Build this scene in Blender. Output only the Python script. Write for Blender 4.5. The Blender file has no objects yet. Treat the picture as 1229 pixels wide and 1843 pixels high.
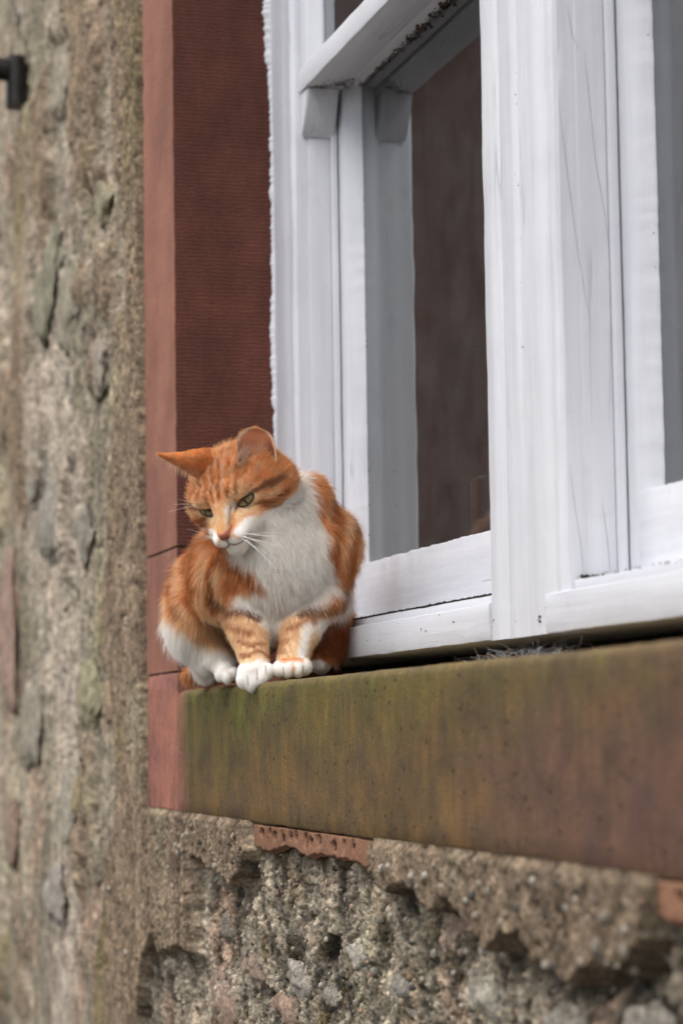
import bpy, bmesh, math
import numpy as np
from mathutils import Matrix, Vector
C = bpy.context.scene
RNG = np.random.default_rng(7)

# ------------------------------------------------------------------ camera
# world: X along the wall (to the right), Y into the house, Z up; origin = foot of the left jamb on the sill
AX = np.array([[0.26732, -0.09268, -0.95914], [0.96349, 0.01022, 0.26755], [-0.01499, -0.99564, 0.09203]])
def _orth(m):
    x = m[0]/np.linalg.norm(m[0]); z = m[2]-x*np.dot(m[2], x); z /= np.linalg.norm(z)
    return np.array([x, np.cross(z, x), z])
AX = _orth(AX)
FPX, PX, PY = 4300.0, 614.5, 921.5
CAMP = -AX @ (np.array([(320-PX)/FPX, (1243-PY)/FPX, 1.0])*2.5)
cam_d = bpy.data.cameras.new('camera'); cam = bpy.data.objects.new('camera', cam_d)
C.collection.objects.link(cam); C.camera = cam
mw = Matrix.Identity(4)
for r in range(3):
    mw[r][0] = AX[r][0]; mw[r][1] = -AX[r][1]; mw[r][2] = -AX[r][2]; mw[r][3] = CAMP[r]
cam.matrix_world = mw
cam_d.sensor_fit = 'VERTICAL'; cam_d.sensor_height = 36; cam_d.sensor_width = 24
cam_d.lens = FPX/1843*36
cam_d.clip_start = 0.05; cam_d.clip_end = 500
cam_d.dof.use_dof = True; cam_d.dof.focus_distance = 2.03; cam_d.dof.aperture_fstop = 7.0

# ------------------------------------------------------------------ world, sun, exposure
W = bpy.data.worlds.new('World'); C.world = W; W.use_nodes = True
nt = W.node_tree; nt.nodes.clear()
sky = nt.nodes.new('ShaderNodeTexSky'); sky.sky_type = 'NISHITA'; sky.sun_disc = False
SUN_EL, SUN_AZ = math.radians(44), math.radians(232)   # azimuth: direction (sin, cos) towards the sun
sky.sun_elevation = SUN_EL; sky.sun_rotation = SUN_AZ; sky.dust_density = 3.0; sky.air_density = 1.0
hs = nt.nodes.new('ShaderNodeHueSaturation'); hs.inputs['Saturation'].default_value = 0.38
bg = nt.nodes.new('ShaderNodeBackground'); bg.inputs[1].default_value = 0.15
wo = nt.nodes.new('ShaderNodeOutputWorld')
nt.links.new(sky.outputs[0], hs.inputs['Color']); nt.links.new(hs.outputs[0], bg.inputs[0]); nt.links.new(bg.outputs[0], wo.inputs[0])
sd = bpy.data.lights.new('sun', 'SUN'); sd.energy = 1.4; sd.angle = math.radians(35); sd.color = (1.0, 0.965, 0.92)
sun = bpy.data.objects.new('sun', sd); C.collection.objects.link(sun)
sv = Vector((math.sin(SUN_AZ)*math.cos(SUN_EL)*-1, math.cos(SUN_AZ)*math.cos(SUN_EL), math.sin(SUN_EL)))
sun.rotation_euler = sv.to_track_quat('Z', 'Y').to_euler(); sun.location = (2, -3, 4)
C.view_settings.view_transform = 'Standard'; C.view_settings.look = 'None'
C.view_settings.gamma = 1.0; C.view_settings.exposure = 0.68; C.view_settings.use_curve_mapping = False
C.render.engine = 'CYCLES'
try:
    C.cycles.max_bounces = 8; C.cycles.transparent_max_bounces = 12; C.cycles_curves.shape = 'RIBBONS'
except Exception: pass

# ------------------------------------------------------------------ numpy noise
_perm = np.random.default_rng(3).random(1 << 16).astype(np.float32)
def _h(i, j, k=0):
    return _perm[((i*73856093) ^ (j*19349663) ^ (k*83492791)) & 0xFFFF]
def vnoise(x, y, z=None, seed=0):
    x = np.asarray(x, np.float64)+seed*17.3; y = np.asarray(y, np.float64)+seed*5.1
    i = np.floor(x).astype(np.int64); j = np.floor(y).astype(np.int64); fx = x-i; fy = y-j
    fx = fx*fx*(3-2*fx); fy = fy*fy*(3-2*fy)
    if z is None:
        a = _h(i, j, seed)*(1-fx)+_h(i+1, j, seed)*fx; b = _h(i, j+1, seed)*(1-fx)+_h(i+1, j+1, seed)*fx
        return (a*(1-fy)+b*fy)*2-1
    z = np.asarray(z, np.float64); k = np.floor(z).astype(np.int64); fz = z-k; fz = fz*fz*(3-2*fz); r = []
    for q in (0, 1):
        a = _h(i, j, k+q+seed*31)*(1-fx)+_h(i+1, j, k+q+seed*31)*fx
        b = _h(i, j+1, k+q+seed*31)*(1-fx)+_h(i+1, j+1, k+q+seed*31)*fx
        r.append(a*(1-fy)+b*fy)
    return (r[0]*(1-fz)+r[1]*fz)*2-1
def fbm(x, y, z=None, o=4, seed=0, g=0.5):
    s = 0; a = 1; n = 0; f = 1
    for k in range(o):
        s = s+a*vnoise(x*f, y*f, None if z is None else z*f, seed+k); n += a; a *= g; f *= 2.03
    return s/n
def sstep(a, b, x):
    t = np.clip((x-a)/(b-a), 0, 1); return t*t*(3-2*t)

# ------------------------------------------------------------------ materials
def mat(name, base=(0.5, 0.5, 0.5), rough=0.7, attr=None, spec=0.3):
    m = bpy.data.materials.new(name); m.use_nodes = True; n = m.node_tree
    b = n.nodes['Principled BSDF']; b.inputs['Base Color'].default_value = (*base, 1); b.inputs['Roughness'].default_value = rough
    b.inputs['Specular IOR Level'].default_value = spec
    return m, n, b
def N(n, t, **k):
    o = n.nodes.new(t)
    for a, v in k.items():
        if a in o.inputs: o.inputs[a].default_value = v
        else: setattr(o, a, v)
    return o
def coord(n, scale=(1, 1, 1)):
    g = N(n, 'ShaderNodeNewGeometry'); mp = N(n, 'ShaderNodeMapping'); mp.inputs['Scale'].default_value = scale
    n.links.new(g.outputs['Position'], mp.inputs['Vector']); return mp.outputs[0]
def noise(n, vec, scale, detail=4, rough=0.55, dist=0.0):
    t = N(n, 'ShaderNodeTexNoise'); t.inputs['Scale'].default_value = scale; t.inputs['Detail'].default_value = detail
    t.inputs['Roughness'].default_value = rough; t.inputs['Distortion'].default_value = dist
    n.links.new(vec, t.inputs['Vector']); return t.outputs['Fac']
def ramp(n, fac, stops):
    r = N(n, 'ShaderNodeValToRGB'); e = r.color_ramp.elements
    while len(e) > 1: e.remove(e[0])
    e[0].position = stops[0][0]; e[0].color = (*stops[0][1], 1)
    for p, c in stops[1:]:
        q = e.new(p); q.color = (*c, 1)
    n.links.new(fac, r.inputs[0]); return r.outputs[0]
def g3(v): return (v, v, v)
def mix(n, a, b, fac, mode='MIX'):
    m = N(n, 'ShaderNodeMix', data_type='RGBA', blend_type=mode)
    for s, v in ((6, a), (7, b), (0, fac)):
        if hasattr(v, 'links'): n.links.new(v, m.inputs[s])
        else: m.inputs[s].default_value = v if s == 0 else (*v, 1)
    return m.outputs[2]
def mth(n, op, a, b=0.0, c=None):
    m = N(n, 'ShaderNodeMath', operation=op)
    for s, v in enumerate((a, b) if c is None else (a, b, c)):
        if hasattr(v, 'links'): n.links.new(v, m.inputs[s])
        else: m.inputs[s].default_value = v
    return m.outputs[0]
def bump(n, b, h, strength=0.5, dist=0.002, prev=None):
    bm = N(n, 'ShaderNodeBump'); bm.inputs['Strength'].default_value = strength; bm.inputs['Distance'].default_value = dist
    n.links.new(h, bm.inputs['Height'])
    if prev is not None: n.links.new(prev, bm.inputs['Normal'])
    n.links.new(bm.outputs[0], b.inputs['Normal']); return bm.outputs[0]
def sepxyz(n, v):
    s = N(n, 'ShaderNodeSeparateXYZ'); n.links.new(v, s.inputs[0]); return s.outputs

def mk_masonry(name, contrast=1.0):
    m, n, b = mat(name, rough=0.95, spec=0.15)
    a = N(n, 'ShaderNodeVertexColor', layer_name='Col'); v = coord(n)
    c = mix(n, a.outputs[0], ramp(n, noise(n, v, 260, 5, 0.7), [(0.3, g3(0.35)), (0.5, g3(0.95)), (0.68, g3(1.9))]), 0.75*contrast, 'MULTIPLY')
    c = mix(n, c, ramp(n, noise(n, v, 70, 4, 0.65), [(0.34, g3(0.45)), (0.5, g3(1.0)), (0.66, g3(1.5))]), 0.7*contrast, 'MULTIPLY')
    vo = N(n, 'ShaderNodeTexVoronoi'); vo.inputs['Scale'].default_value = 210; n.links.new(v, vo.inputs['Vector'])
    spk = ramp(n, vo.outputs['Color'], [(0.0, g3(0.55)), (0.5, g3(1.0)), (1.0, (1.5, 1.42, 1.3))])
    c = mix(n, c, spk, 0.55, 'MULTIPLY')
    n.links.new(c, b.inputs['Base Color'])
    p = bump(n, b, noise(n, v, 420, 5, 0.75), 0.8, 0.0018)
    bump(n, b, noise(n, v, 120, 4, 0.7), 0.8, 0.004, p)
    return m
M_HARL = mk_masonry('harl_render')
M_STONE = mk_masonry('rubble_stone', 0.8)

def mk_jamb(name, lo, hi, ridge_axis, ridge_scale, ridge):
    m, n, b = mat(name, rough=0.85, spec=0.2); v = coord(n)
    c = ramp(n, noise(n, v, 14, 6, 0.65), [(0.3, lo), (0.7, hi)]); c = mix(n, c, ramp(n, noise(n, coord(n, (1, 1, .4)), 5.5, 5, 0.7), [(0.36, g3(0.6)), (0.52, g3(1.0)), (0.68, g3(1.25))]), 0.7, 'MULTIPLY')
    c = mix(n, c, ramp(n, noise(n, v, 300, 4, 0.7), [(0.35, g3(0.72)), (0.6, g3(1.15))]), 0.6, 'MULTIPLY')
    d = ramp(n, noise(n, v, 45, 3, 0.7), [(0.62, g3(0)), (0.74, g3(1))])
    c = mix(n, c, tuple(x*0.55 for x in lo), mth(n, 'MULTIPLY', d, 0.5))
    w = N(n, 'ShaderNodeTexWave', wave_type='BANDS', bands_direction=ridge_axis)
    w.inputs['Scale'].default_value = ridge_scale; w.inputs['Distortion'].default_value = 4.5; w.inputs['Detail'].default_value = 3; w.inputs['Detail Scale'].default_value = 1.6
    n.links.new(v, w.inputs['Vector'])
    c = mix(n, c, ramp(n, w.outputs['Fac'], [(0.0, g3(0.62)), (0.5, g3(1.0)), (1, g3(1.12))]), ridge, 'MULTIPLY')
    n.links.new(c, b.inputs['Base Color'])
    p = bump(n, b, w.outputs['Fac'], 0.7*ridge+0.05, 0.0015); bump(n, b, noise(n, v, 500, 4, 0.7), 0.35, 0.001, p)
    return m
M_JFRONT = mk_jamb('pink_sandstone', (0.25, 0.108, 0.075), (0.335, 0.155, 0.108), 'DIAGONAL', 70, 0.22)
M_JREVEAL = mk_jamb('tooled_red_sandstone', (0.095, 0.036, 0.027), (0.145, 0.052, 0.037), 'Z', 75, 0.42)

def N_clamp(n, v):
    c = N(n, 'ShaderNodeClamp'); n.links.new(v, c.inputs[0]); return c.outputs[0]
def mk_sill():
    m, n, b = mat('algae_sandstone', rough=0.8, spec=0.25); g = coord(n); s = sepxyz(n, g)
    x = s[0]; z = s[2]
    big = noise(n, g, 5, 5, 0.6); med = noise(n, coord(n, (.8, 1, 0.8)), 24, 5, 0.65)
    red = ramp(n, med, [(0.3, (0.095, 0.052, 0.042)), (0.5, (0.125, 0.066, 0.046)), (0.7, (0.165, 0.088, 0.054))])
    ochre = ramp(n, med, [(0.3, (0.085, 0.058, 0.030)), (0.55, (0.140, 0.084, 0.031)), (0.75, (0.19, 0.11, 0.036))])
    green = ramp(n, noise(n, coord(n, (1, 1, 0.5)), 40, 5, 0.7), [(0.3, (0.048, 0.045, 0.011)), (0.6, (0.088, 0.086, 0.016)), (0.8, (0.14, 0.150, 0.022))])
    # ochre where weathered, to red at the right-hand end
    fr = mth(n, 'ADD', mth(n, 'MULTIPLY', x, 1.15), mth(n, 'MULTIPLY', big, 1.1))
    c = mix(n, ochre, red, ramp(n, fr, [(1.15, g3(0)), (0.0, g3(0))] if False else [(0.55, g3(0)), (1.0, g3(0))]) if False else N_clamp(n, mth(n, 'MULTIPLY', mth(n, 'SUBTRACT', fr, 1.52), 1.7)))
    # algae: strongest near the top arris and at the left, running down in streaks
    st = noise(n, coord(n, (1, 1, 0.3)), 26, 5, 0.7)
    al = mth(n, 'ADD', mth(n, 'MULTIPLY', z, 8.5), mth(n, 'MULTIPLY', x, -0.42))
    al = mth(n, 'ADD', al, mth(n, 'MULTIPLY', st, 1.25)); al = mth(n, 'ADD', al, mth(n, 'MULTIPLY', big, 0.7))
    alf = N(n, 'ShaderNodeMapRange'); n.links.new(al, alf.inputs[0]); alf.inputs[1].default_value = 0.05; alf.inputs[2].default_value = 1.0; alf.clamp = True
    c = mix(n, c, green, mth(n, 'MULTIPLY', alf.outputs[0], 0.92))
    c = mix(n, c, (0.15, 0.165, 0.022), mth(n, 'MULTIPLY', ramp(n, noise(n, coord(n, (1, 1, .7)), 19, 5, 0.75), [(0.52, g3(0)), (0.68, g3(0.75))]), alf.outputs[0]))
    # the left end under the jamb is dry and pink
    pf = N(n, 'ShaderNodeMapRange'); xx = mth(n, 'ADD', x, mth(n, 'MULTIPLY', noise(n, g, 9, 3), 0.05))
    n.links.new(xx, pf.inputs[0]); pf.inputs[1].default_value = 0.012; pf.inputs[2].default_value = 0.085; pf.inputs[3].default_value = 1; pf.inputs[4].default_value = 0; pf.clamp = True
    pink = ramp(n, noise(n, g, 30, 5, 0.65), [(0.3, (0.25, 0.098, 0.075)), (0.7, (0.36, 0.155, 0.115))])
    c = mix(n, c, pink, pf.outputs[0])
    # pale worn top arris
    tf = N(n, 'ShaderNodeMapRange'); zz = mth(n, 'ADD', z, mth(n, 'MULTIPLY', noise(n, g, 60, 3), 0.006))
    n.links.new(zz, tf.inputs[0]); tf.inputs[1].default_value = -0.004; tf.inputs[2].default_value = 0.004; tf.clamp = True
    c = mix(n, c, (0.25, 0.17, 0.08), mth(n, 'MULTIPLY', mth(n, 'MULTIPLY', tf.outputs[0], 0.55), mth(n, 'SUBTRACT', 1.0, pf.outputs[0])))
    c = mix(n, c, ramp(n, noise(n, coord(n, (.55, 1, 1)), 17, 6, 0.7), [(0.32, (.50, .50, .58)), (0.5, g3(1.0)), (0.68, (1.38, 1.25, 1.02))]), 0.75, 'MULTIPLY')
    c = mix(n, c, ramp(n, noise(n, coord(n, (1, 1, .35)), 65, 4, 0.75), [(0.35, g3(.7)), (0.55, g3(1.0)), (0.72, g3(1.3))]), 0.7, 'MULTIPLY')
    c = mix(n, c, ramp(n, noise(n, g, 420, 4, 0.75), [(0.33, g3(0.45)), (0.5, g3(1)), (0.68, g3(1.55))]), 0.75, 'MULTIPLY')
    w = N(n, 'ShaderNodeTexWave', wave_type='BANDS', bands_direction='X'); w.inputs['Scale'].default_value = 62
    w.inputs['Distortion'].default_value = 1.5; w.inputs['Detail'].default_value = 2; n.links.new(coord(n, (1, 1, 0.1)), w.inputs['Vector'])
    c = mix(n, c, ramp(n, w.outputs['Fac'], [(0.0, g3(0.8)), (0.6, g3(1.05))]), 0.3, 'MULTIPLY')
    # pits
    vo = N(n, 'ShaderNodeTexVoronoi'); vo.inputs['Scale'].default_value = 95; n.links.new(g, vo.inputs['Vector'])
    pit = ramp(n, vo.outputs['Distance'], [(0.0, g3(0.25)), (0.12, g3(0.3)), (0.2, g3(1))])
    gate = ramp(n, vo.outputs['Color'], [(0.70, g3(0)), (0.76, g3(1))])
    c = mix(n, c, pit, gate, 'MULTIPLY')
    n.links.new(c, b.inputs['Base Color'])
    p = bump(n, b, w.outputs['Fac'], 0.28, 0.0012); p = bump(n, b, noise(n, g, 350, 5, 0.7), 0.5, 0.0014, p)
    bump(n, b, mix(n, g3(1), pit, gate), 0.6, 0.002, p)
    return m
M_SILL = mk_sill()

def mk_paint(name, base, dirt=0.35, axis=2):
    m, n, b = mat(name, base, 0.42, spec=0.45)
    sc = [1, 1, 1]; sc[axis] = 0.045; st = coord(n, tuple(sc)); v = coord(n)
    brush = noise(n, st, 190, 5, 0.65, 0.3)
    c = mix(n, base, ramp(n, noise(n, st, 60, 4, 0.6), [(0.35, tuple(x*0.86 for x in base)), (0.6, base)]), 0.8)
    c = mix(n, c, ramp(n, noise(n, v, 9, 3, 0.6), [(0.3, (0.86, 0.86, 0.9)), (0.7, (1, 1, 1))]), 0.5, 'MULTIPLY')
    # hairline cracks along the grain and small fly specks
    s2 = [1, 1, 1]; s2[axis] = 0.02; cr = noise(n, coord(n, tuple(s2)), 34, 2, 0.5, 0.6)
    line = ramp(n, cr, [(0.4950, g3(1)), (0.4985, g3(0.35)), (0.5015, g3(0.35)), (0.505, g3(1))])
    gate = ramp(n, noise(n, v, 6, 2), [(0.56, g3(0)), (0.62, g3(dirt*1.3))])
    c = mix(n, c, line, gate, 'MULTIPLY')
    vo = N(n, 'ShaderNodeTexVoronoi'); vo.inputs['Scale'].default_value = 55; n.links.new(v, vo.inputs['Vector'])
    sp = ramp(n, vo.outputs['Distance'], [(0.0, g3(0.12)), (0.07, g3(0.2)), (0.1, g3(1))])
    sg = ramp(n, vo.outputs['Color'], [(0.93, g3(0)), (0.94, g3(1))])
    c = mix(n, c, sp, sg, 'MULTIPLY')
    gr = ramp(n, noise(n, v, 38, 6, 0.75), [(0.60, g3(0)), (0.78, g3(dirt*0.55))])
    c = mix(n, c, (0.33, 0.30, 0.25), gr)
    n.links.new(c, b.inputs['Base Color'])
    n.links.new(ramp(n, brush, [(0.3, g3(0.34)), (0.7, g3(0.55))]), b.inputs['Roughness'])
    p = bump(n, b, brush, 0.35, 0.0012); p = bump(n, b, noise(n, v, 45, 4, 0.6), 0.35, 0.002, p)
    bump(n, b, mix(n, g3(1), line, gate), 0.5, 0.001, p)
    return m
WHITE = (0.705, 0.715, 0.75)
M_PAINT = mk_paint('white_gloss_paint', WHITE); M_PAINTX = mk_paint('white_gloss_paint_rail', WHITE, 0.4, 0)
M_PUTTY = mk_paint('painted_putty', (0.62, 0.62, 0.61), 0.7)
def simple(name, c, r=0.7, metal=0.0, var=0.3, sc=40, spec=0.3):
    m, n, b = mat(name, c, r, spec=spec); v = coord(n)
    k = ramp(n, noise(n, v, sc, 5, 0.65), [(0.3, tuple(x*(1-var) for x in c)), (0.7, tuple(min(1, x*(1+var)) for x in c))])
    n.links.new(k, b.inputs['Base Color']); b.inputs['Metallic'].default_value = metal
    bump(n, b, noise(n, v, sc*6, 4), 0.3, 0.001); return m
M_DARK = simple('grime', (0.018, 0.015, 0.012), 0.95); M_IRON = simple('rusted_iron', (0.035, 0.03, 0.032), 0.42, 0.5, 0.5)
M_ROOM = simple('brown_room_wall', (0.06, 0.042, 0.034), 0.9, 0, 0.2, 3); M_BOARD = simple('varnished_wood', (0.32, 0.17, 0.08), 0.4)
M_CARD = simple('white_card', (0.85, 0.86, 0.88), 0.6, 0, 0.05); M_ORANGE = simple('orange_card', (0.8, 0.24, 0.07), 0.6, 0, 0.1)
M_GROUND = simple('grey_paving', (0.13, 0.125, 0.115), 0.9, 0, 0.35, 4); M_WEB = simple('dusty_web', (0.42, 0.42, 0.43), 0.9); M_STRAW = simple('dry_straw', (0.33, 0.22, 0.13), 0.9)
def mk_glass():
    m = bpy.data.materials.new('old_window_glass'); m.use_nodes = True; n = m.node_tree; n.nodes.clear()
    o = N(n, 'ShaderNodeOutputMaterial'); tr = N(n, 'ShaderNodeBsdfTransparent'); tr.inputs[0].default_value = (0.82, 0.84, 0.83, 1)
    gl = N(n, 'ShaderNodeBsdfGlossy'); gl.inputs['Roughness'].default_value = 0.012; gl.inputs['Color'].default_value = (0.93, 0.96, 0.98, 1)
    v = coord(n); bp = N(n, 'ShaderNodeBump'); bp.inputs['Strength'].default_value = 0.35; bp.inputs['Distance'].default_value = 0.0006
    n.links.new(noise(n, v, 9, 2), bp.inputs['Height']); n.links.new(bp.outputs[0], gl.inputs['Normal'])
    fr = N(n, 'ShaderNodeFresnel'); fr.inputs['IOR'].default_value = 2.3
    mx = N(n, 'ShaderNodeMixShader'); n.links.new(fr.outputs[0], mx.inputs[0]); n.links.new(tr.outputs[0], mx.inputs[1]); n.links.new(gl.outputs[0], mx.inputs[2])
    df = N(n, 'ShaderNodeBsdfDiffuse'); df.inputs[0].default_value = (0.55, 0.55, 0.53, 1)
    # dust film plus scattered dried specks
    vo = N(n, 'ShaderNodeTexVoronoi'); vo.inputs['Scale'].default_value = 150; n.links.new(v, vo.inputs['Vector'])
    sp = ramp(n, vo.outputs['Distance'], [(0.10, g3(1)), (0.2, g3(0))]); sg = ramp(n, vo.outputs['Color'], [(0.82, g3(0)), (0.86, g3(1))])
    pg = ramp(n, noise(n, v, 13, 3, 0.6), [(0.47, g3(0)), (0.60, g3(1))])
    spk = mth(n, 'MULTIPLY', mth(n, 'MULTIPLY', sp, sg), mth(n, 'MULTIPLY', pg, 1.0))
    film = mth(n, 'MULTIPLY', ramp(n, noise(n, v, 22, 5, 0.7), [(0.35, g3(0.45)), (0.75, g3(1))]), 0.08)
    m2 = N(n, 'ShaderNodeMixShader'); n.links.new(mth(n, 'ADD', spk, film), m2.inputs[0]); n.links.new(mx.outputs[0], m2.inputs[1]); n.links.new(df.outputs[0], m2.inputs[2])
    n.links.new(m2.outputs[0], o.inputs[0]); return m
M_GLASS = mk_glass(); M_GRAYCRACK = simple('crack_grey', (.22, .22, .23), .9)
M_CLEAR = bpy.data.materials.new('glass_edge'); M_CLEAR.use_nodes = True; M_CLEAR.node_tree.nodes.clear()
_o = N(M_CLEAR.node_tree, 'ShaderNodeOutputMaterial'); _t = N(M_CLEAR.node_tree, 'ShaderNodeBsdfTransparent'); _t.inputs[0].default_value = (0.93, 0.95, 0.94, 1)
M_CLEAR.node_tree.links.new(_t.outputs[0], _o.inputs[0])

# ------------------------------------------------------------------ object helpers
def link(name, me, parent=None, mats=(), smooth=False):
    o = bpy.data.objects.new(name, me); C.collection.objects.link(o)
    for m in mats: me.materials.append(m)
    if parent: o.parent = parent
    if smooth and len(me.polygons): me.polygons.foreach_set('use_smooth', np.ones(len(me.polygons), bool))
    return o
def tag(o, label=None, cat=None, group=None, kind=None):
    for k, v in (('label', label), ('category', cat), ('group', group), ('kind', kind)):
        if v: o[k] = v
    return o
def thing(name, label, cat, group=None):
    o = bpy.data.objects.new(name, None); C.collection.objects.link(o); o.empty_display_size = 0.05
    return tag(o, label, cat, group)
def raw(name, V, F, parent=None, mats=(), smooth=True, col=None, mi=None):
    me = bpy.data.meshes.new(name); V = np.asarray(V, np.float32)
    if isinstance(F, np.ndarray):
        k = F.shape[1]; me.vertices.add(len(V)); me.vertices.foreach_set('co', V.ravel())
        me.loops.add(F.size); me.loops.foreach_set('vertex_index', F.astype(np.int32).ravel())
        me.polygons.add(len(F)); me.polygons.foreach_set('loop_start', np.arange(0, F.size, k, dtype=np.int32))
        try: me.polygons.foreach_set('loop_total', np.full(len(F), k, dtype=np.int32))
        except Exception: pass
        me.update(calc_edges=True)
    else: me.from_pydata([tuple(map(float, v)) for v in V], [], F)
    me.validate()
    if col is not None:
        a = me.color_attributes.new('Col', 'FLOAT_COLOR', 'POINT')
        a.data.foreach_set('color', np.concatenate([col, np.ones((len(col), 1))], 1).astype(np.float32).ravel())
    o = link(name, me, parent, mats, smooth)
    if mi is not None: me.polygons.foreach_set('material_index', np.asarray(mi, np.int32))
    return o
def grid_faces(nx, ny, flip=False):
    i = np.arange((nx-1)*(ny-1)); a = (i//(ny-1))*ny+i % (ny-1)
    f = np.stack([a, a+ny, a+ny+1, a+1], 1); return f[:, ::-1] if flip else f
def sweep(name, prof, axis, stations, m, parent=None, amp=0.0, freq=40.0, seed=1, smooth=False, matfn=None, mats=None):
    """closed profile swept along x (profile = y,z) or z (profile = x,y) with small hand-made unevenness"""
    P = np.array(prof, float); S = np.array(stations, float); n, k = len(S), len(P)
    V = np.zeros((n, k, 3))
    if axis == 'z': V[:, :, 0] = P[None, :, 0]; V[:, :, 1] = P[None, :, 1]; V[:, :, 2] = S[:, None]
    else: V[:, :, 1] = P[None, :, 0]; V[:, :, 2] = P[None, :, 1]; V[:, :, 0] = S[:, None]
    V = V.reshape(-1, 3)
    if amp:
        for c in range(3):
            if 'xyz'[c] != axis: V[:, c] += amp*fbm(V[:, 0]*freq, V[:, 1]*freq, V[:, 2]*freq, 3, seed+c*3)
    F = []; MI = []
    for i in range(n-1):
        for j in range(k):
            q = (j+1) % k; F.append((i*k+j, i*k+q, (i+1)*k+q, (i+1)*k+j)); MI.append(matfn(j) if matfn else 0)
    F.append(tuple(range(k))[::-1]); F.append(tuple((n-1)*k+j for j in range(k))); MI += [0, 0]
    o = raw(name, V, F, parent, mats or [m], False, mi=MI)
    bm = bmesh.new(); bm.from_mesh(o.data); bmesh.ops.recalc_face_normals(bm, faces=bm.faces); bm.to_mesh(o.data); bm.free()
    if smooth:
        o.data.polygons.foreach_set('use_smooth', np.ones(len(o.data.polygons), bool))
        try: o.data.set_sharp_from_angle(angle=math.radians(35))
        except Exception: pass
    return o
def lin(a, b, step): return np.linspace(a, b, max(2, int(round((b-a)/step))+1))
def rrect(a0, a1, b0, b1, r=0.0015):
    return [(a0+r, b0), (a1-r, b0), (a1-r*.3, b0+r*.3), (a1, b0+r), (a1, b1-r), (a1-r*.3, b1-r*.3), (a1-r, b1), (a0+r, b1), (a0+r*.3, b1-r*.3), (a0, b1-r), (a0, b0+r), (a0+r*.3, b0+r*.3)]
def box(name, x, y, z, m, parent=None, r=0.001, amp=0.0, axis='z', step=0.05, seed=1):
    if axis == 'z': return sweep(name, rrect(*x, *y, r), 'z', lin(*z, step), m, parent, amp, 30, seed, True)
    return sweep(name, rrect(*y, *z, r), 'x', lin(*x, step), m, parent, amp, 30, seed, True)

# ------------------------------------------------------------------ ground
g = raw('ground', [(-60, -60, -1.6), (60, -60, -1.6), (60, 20, -1.6), (-60, 20, -1.6)], [(0, 1, 2, 3)], mats=[M_GROUND], smooth=False)
tag(g, kind='structure')

# ------------------------------------------------------------------ the rough wall
wall = thing('house_wall', 'old rubble wall in crumbling brown harl round a red sandstone window surround', 'wall')
PATCH_A = np.array([(.02, -.10), (.318, -.10), (.318, -.126), (.326, -.150), (.300, -.170), (.262, -.186), (.215, -.178), (.165, -.175), (.12, -.168), (.075, -.171), (.066, -.166), (.03, -.17)])
PATCH_B = np.array([(.7335, -.10), (.7335, -.150), (.7745, -.1622), (.795, -.156), (.8167, -.1539), (.8497, -.1597), (.8813, -.1691), (.90, -.158), (.919, -.1574), (.9364, -.1654), (.9646, -.1779), (.9977, -.1841), (1.0305, -.1729), (1.0565, -.1702), (1.0807, -.1824), (1.1366, -.1942), (1.165, -.183), (1.1818, -.1769), (1.2151, -.1786), (1.248, -.1623), (1.2595, -.15), (1.2595, -.10)])
def poly_sd(P, x, z):
    n = len(P); d = np.full(x.shape, 1e9); ins = np.zeros(x.shape, bool)
    for i in range(n):
        a = P[i]; b = P[(i+1) % n]; e = b-a; wx = x-a[0]; wz = z-a[1]
        t = np.clip((wx*e[0]+wz*e[1])/(e@e), 0, 1); d = np.minimum(d, np.hypot(wx-e[0]*t, wz-e[1]*t))
        c = (a[1] > z) != (b[1] > z)
        ins ^= c & (x < (b[0]-a[0])*(z-a[1])/((b[1]-a[1]) if b[1] != a[1] else 1e-9)+a[0])
    return np.where(ins, -d, d)
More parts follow.
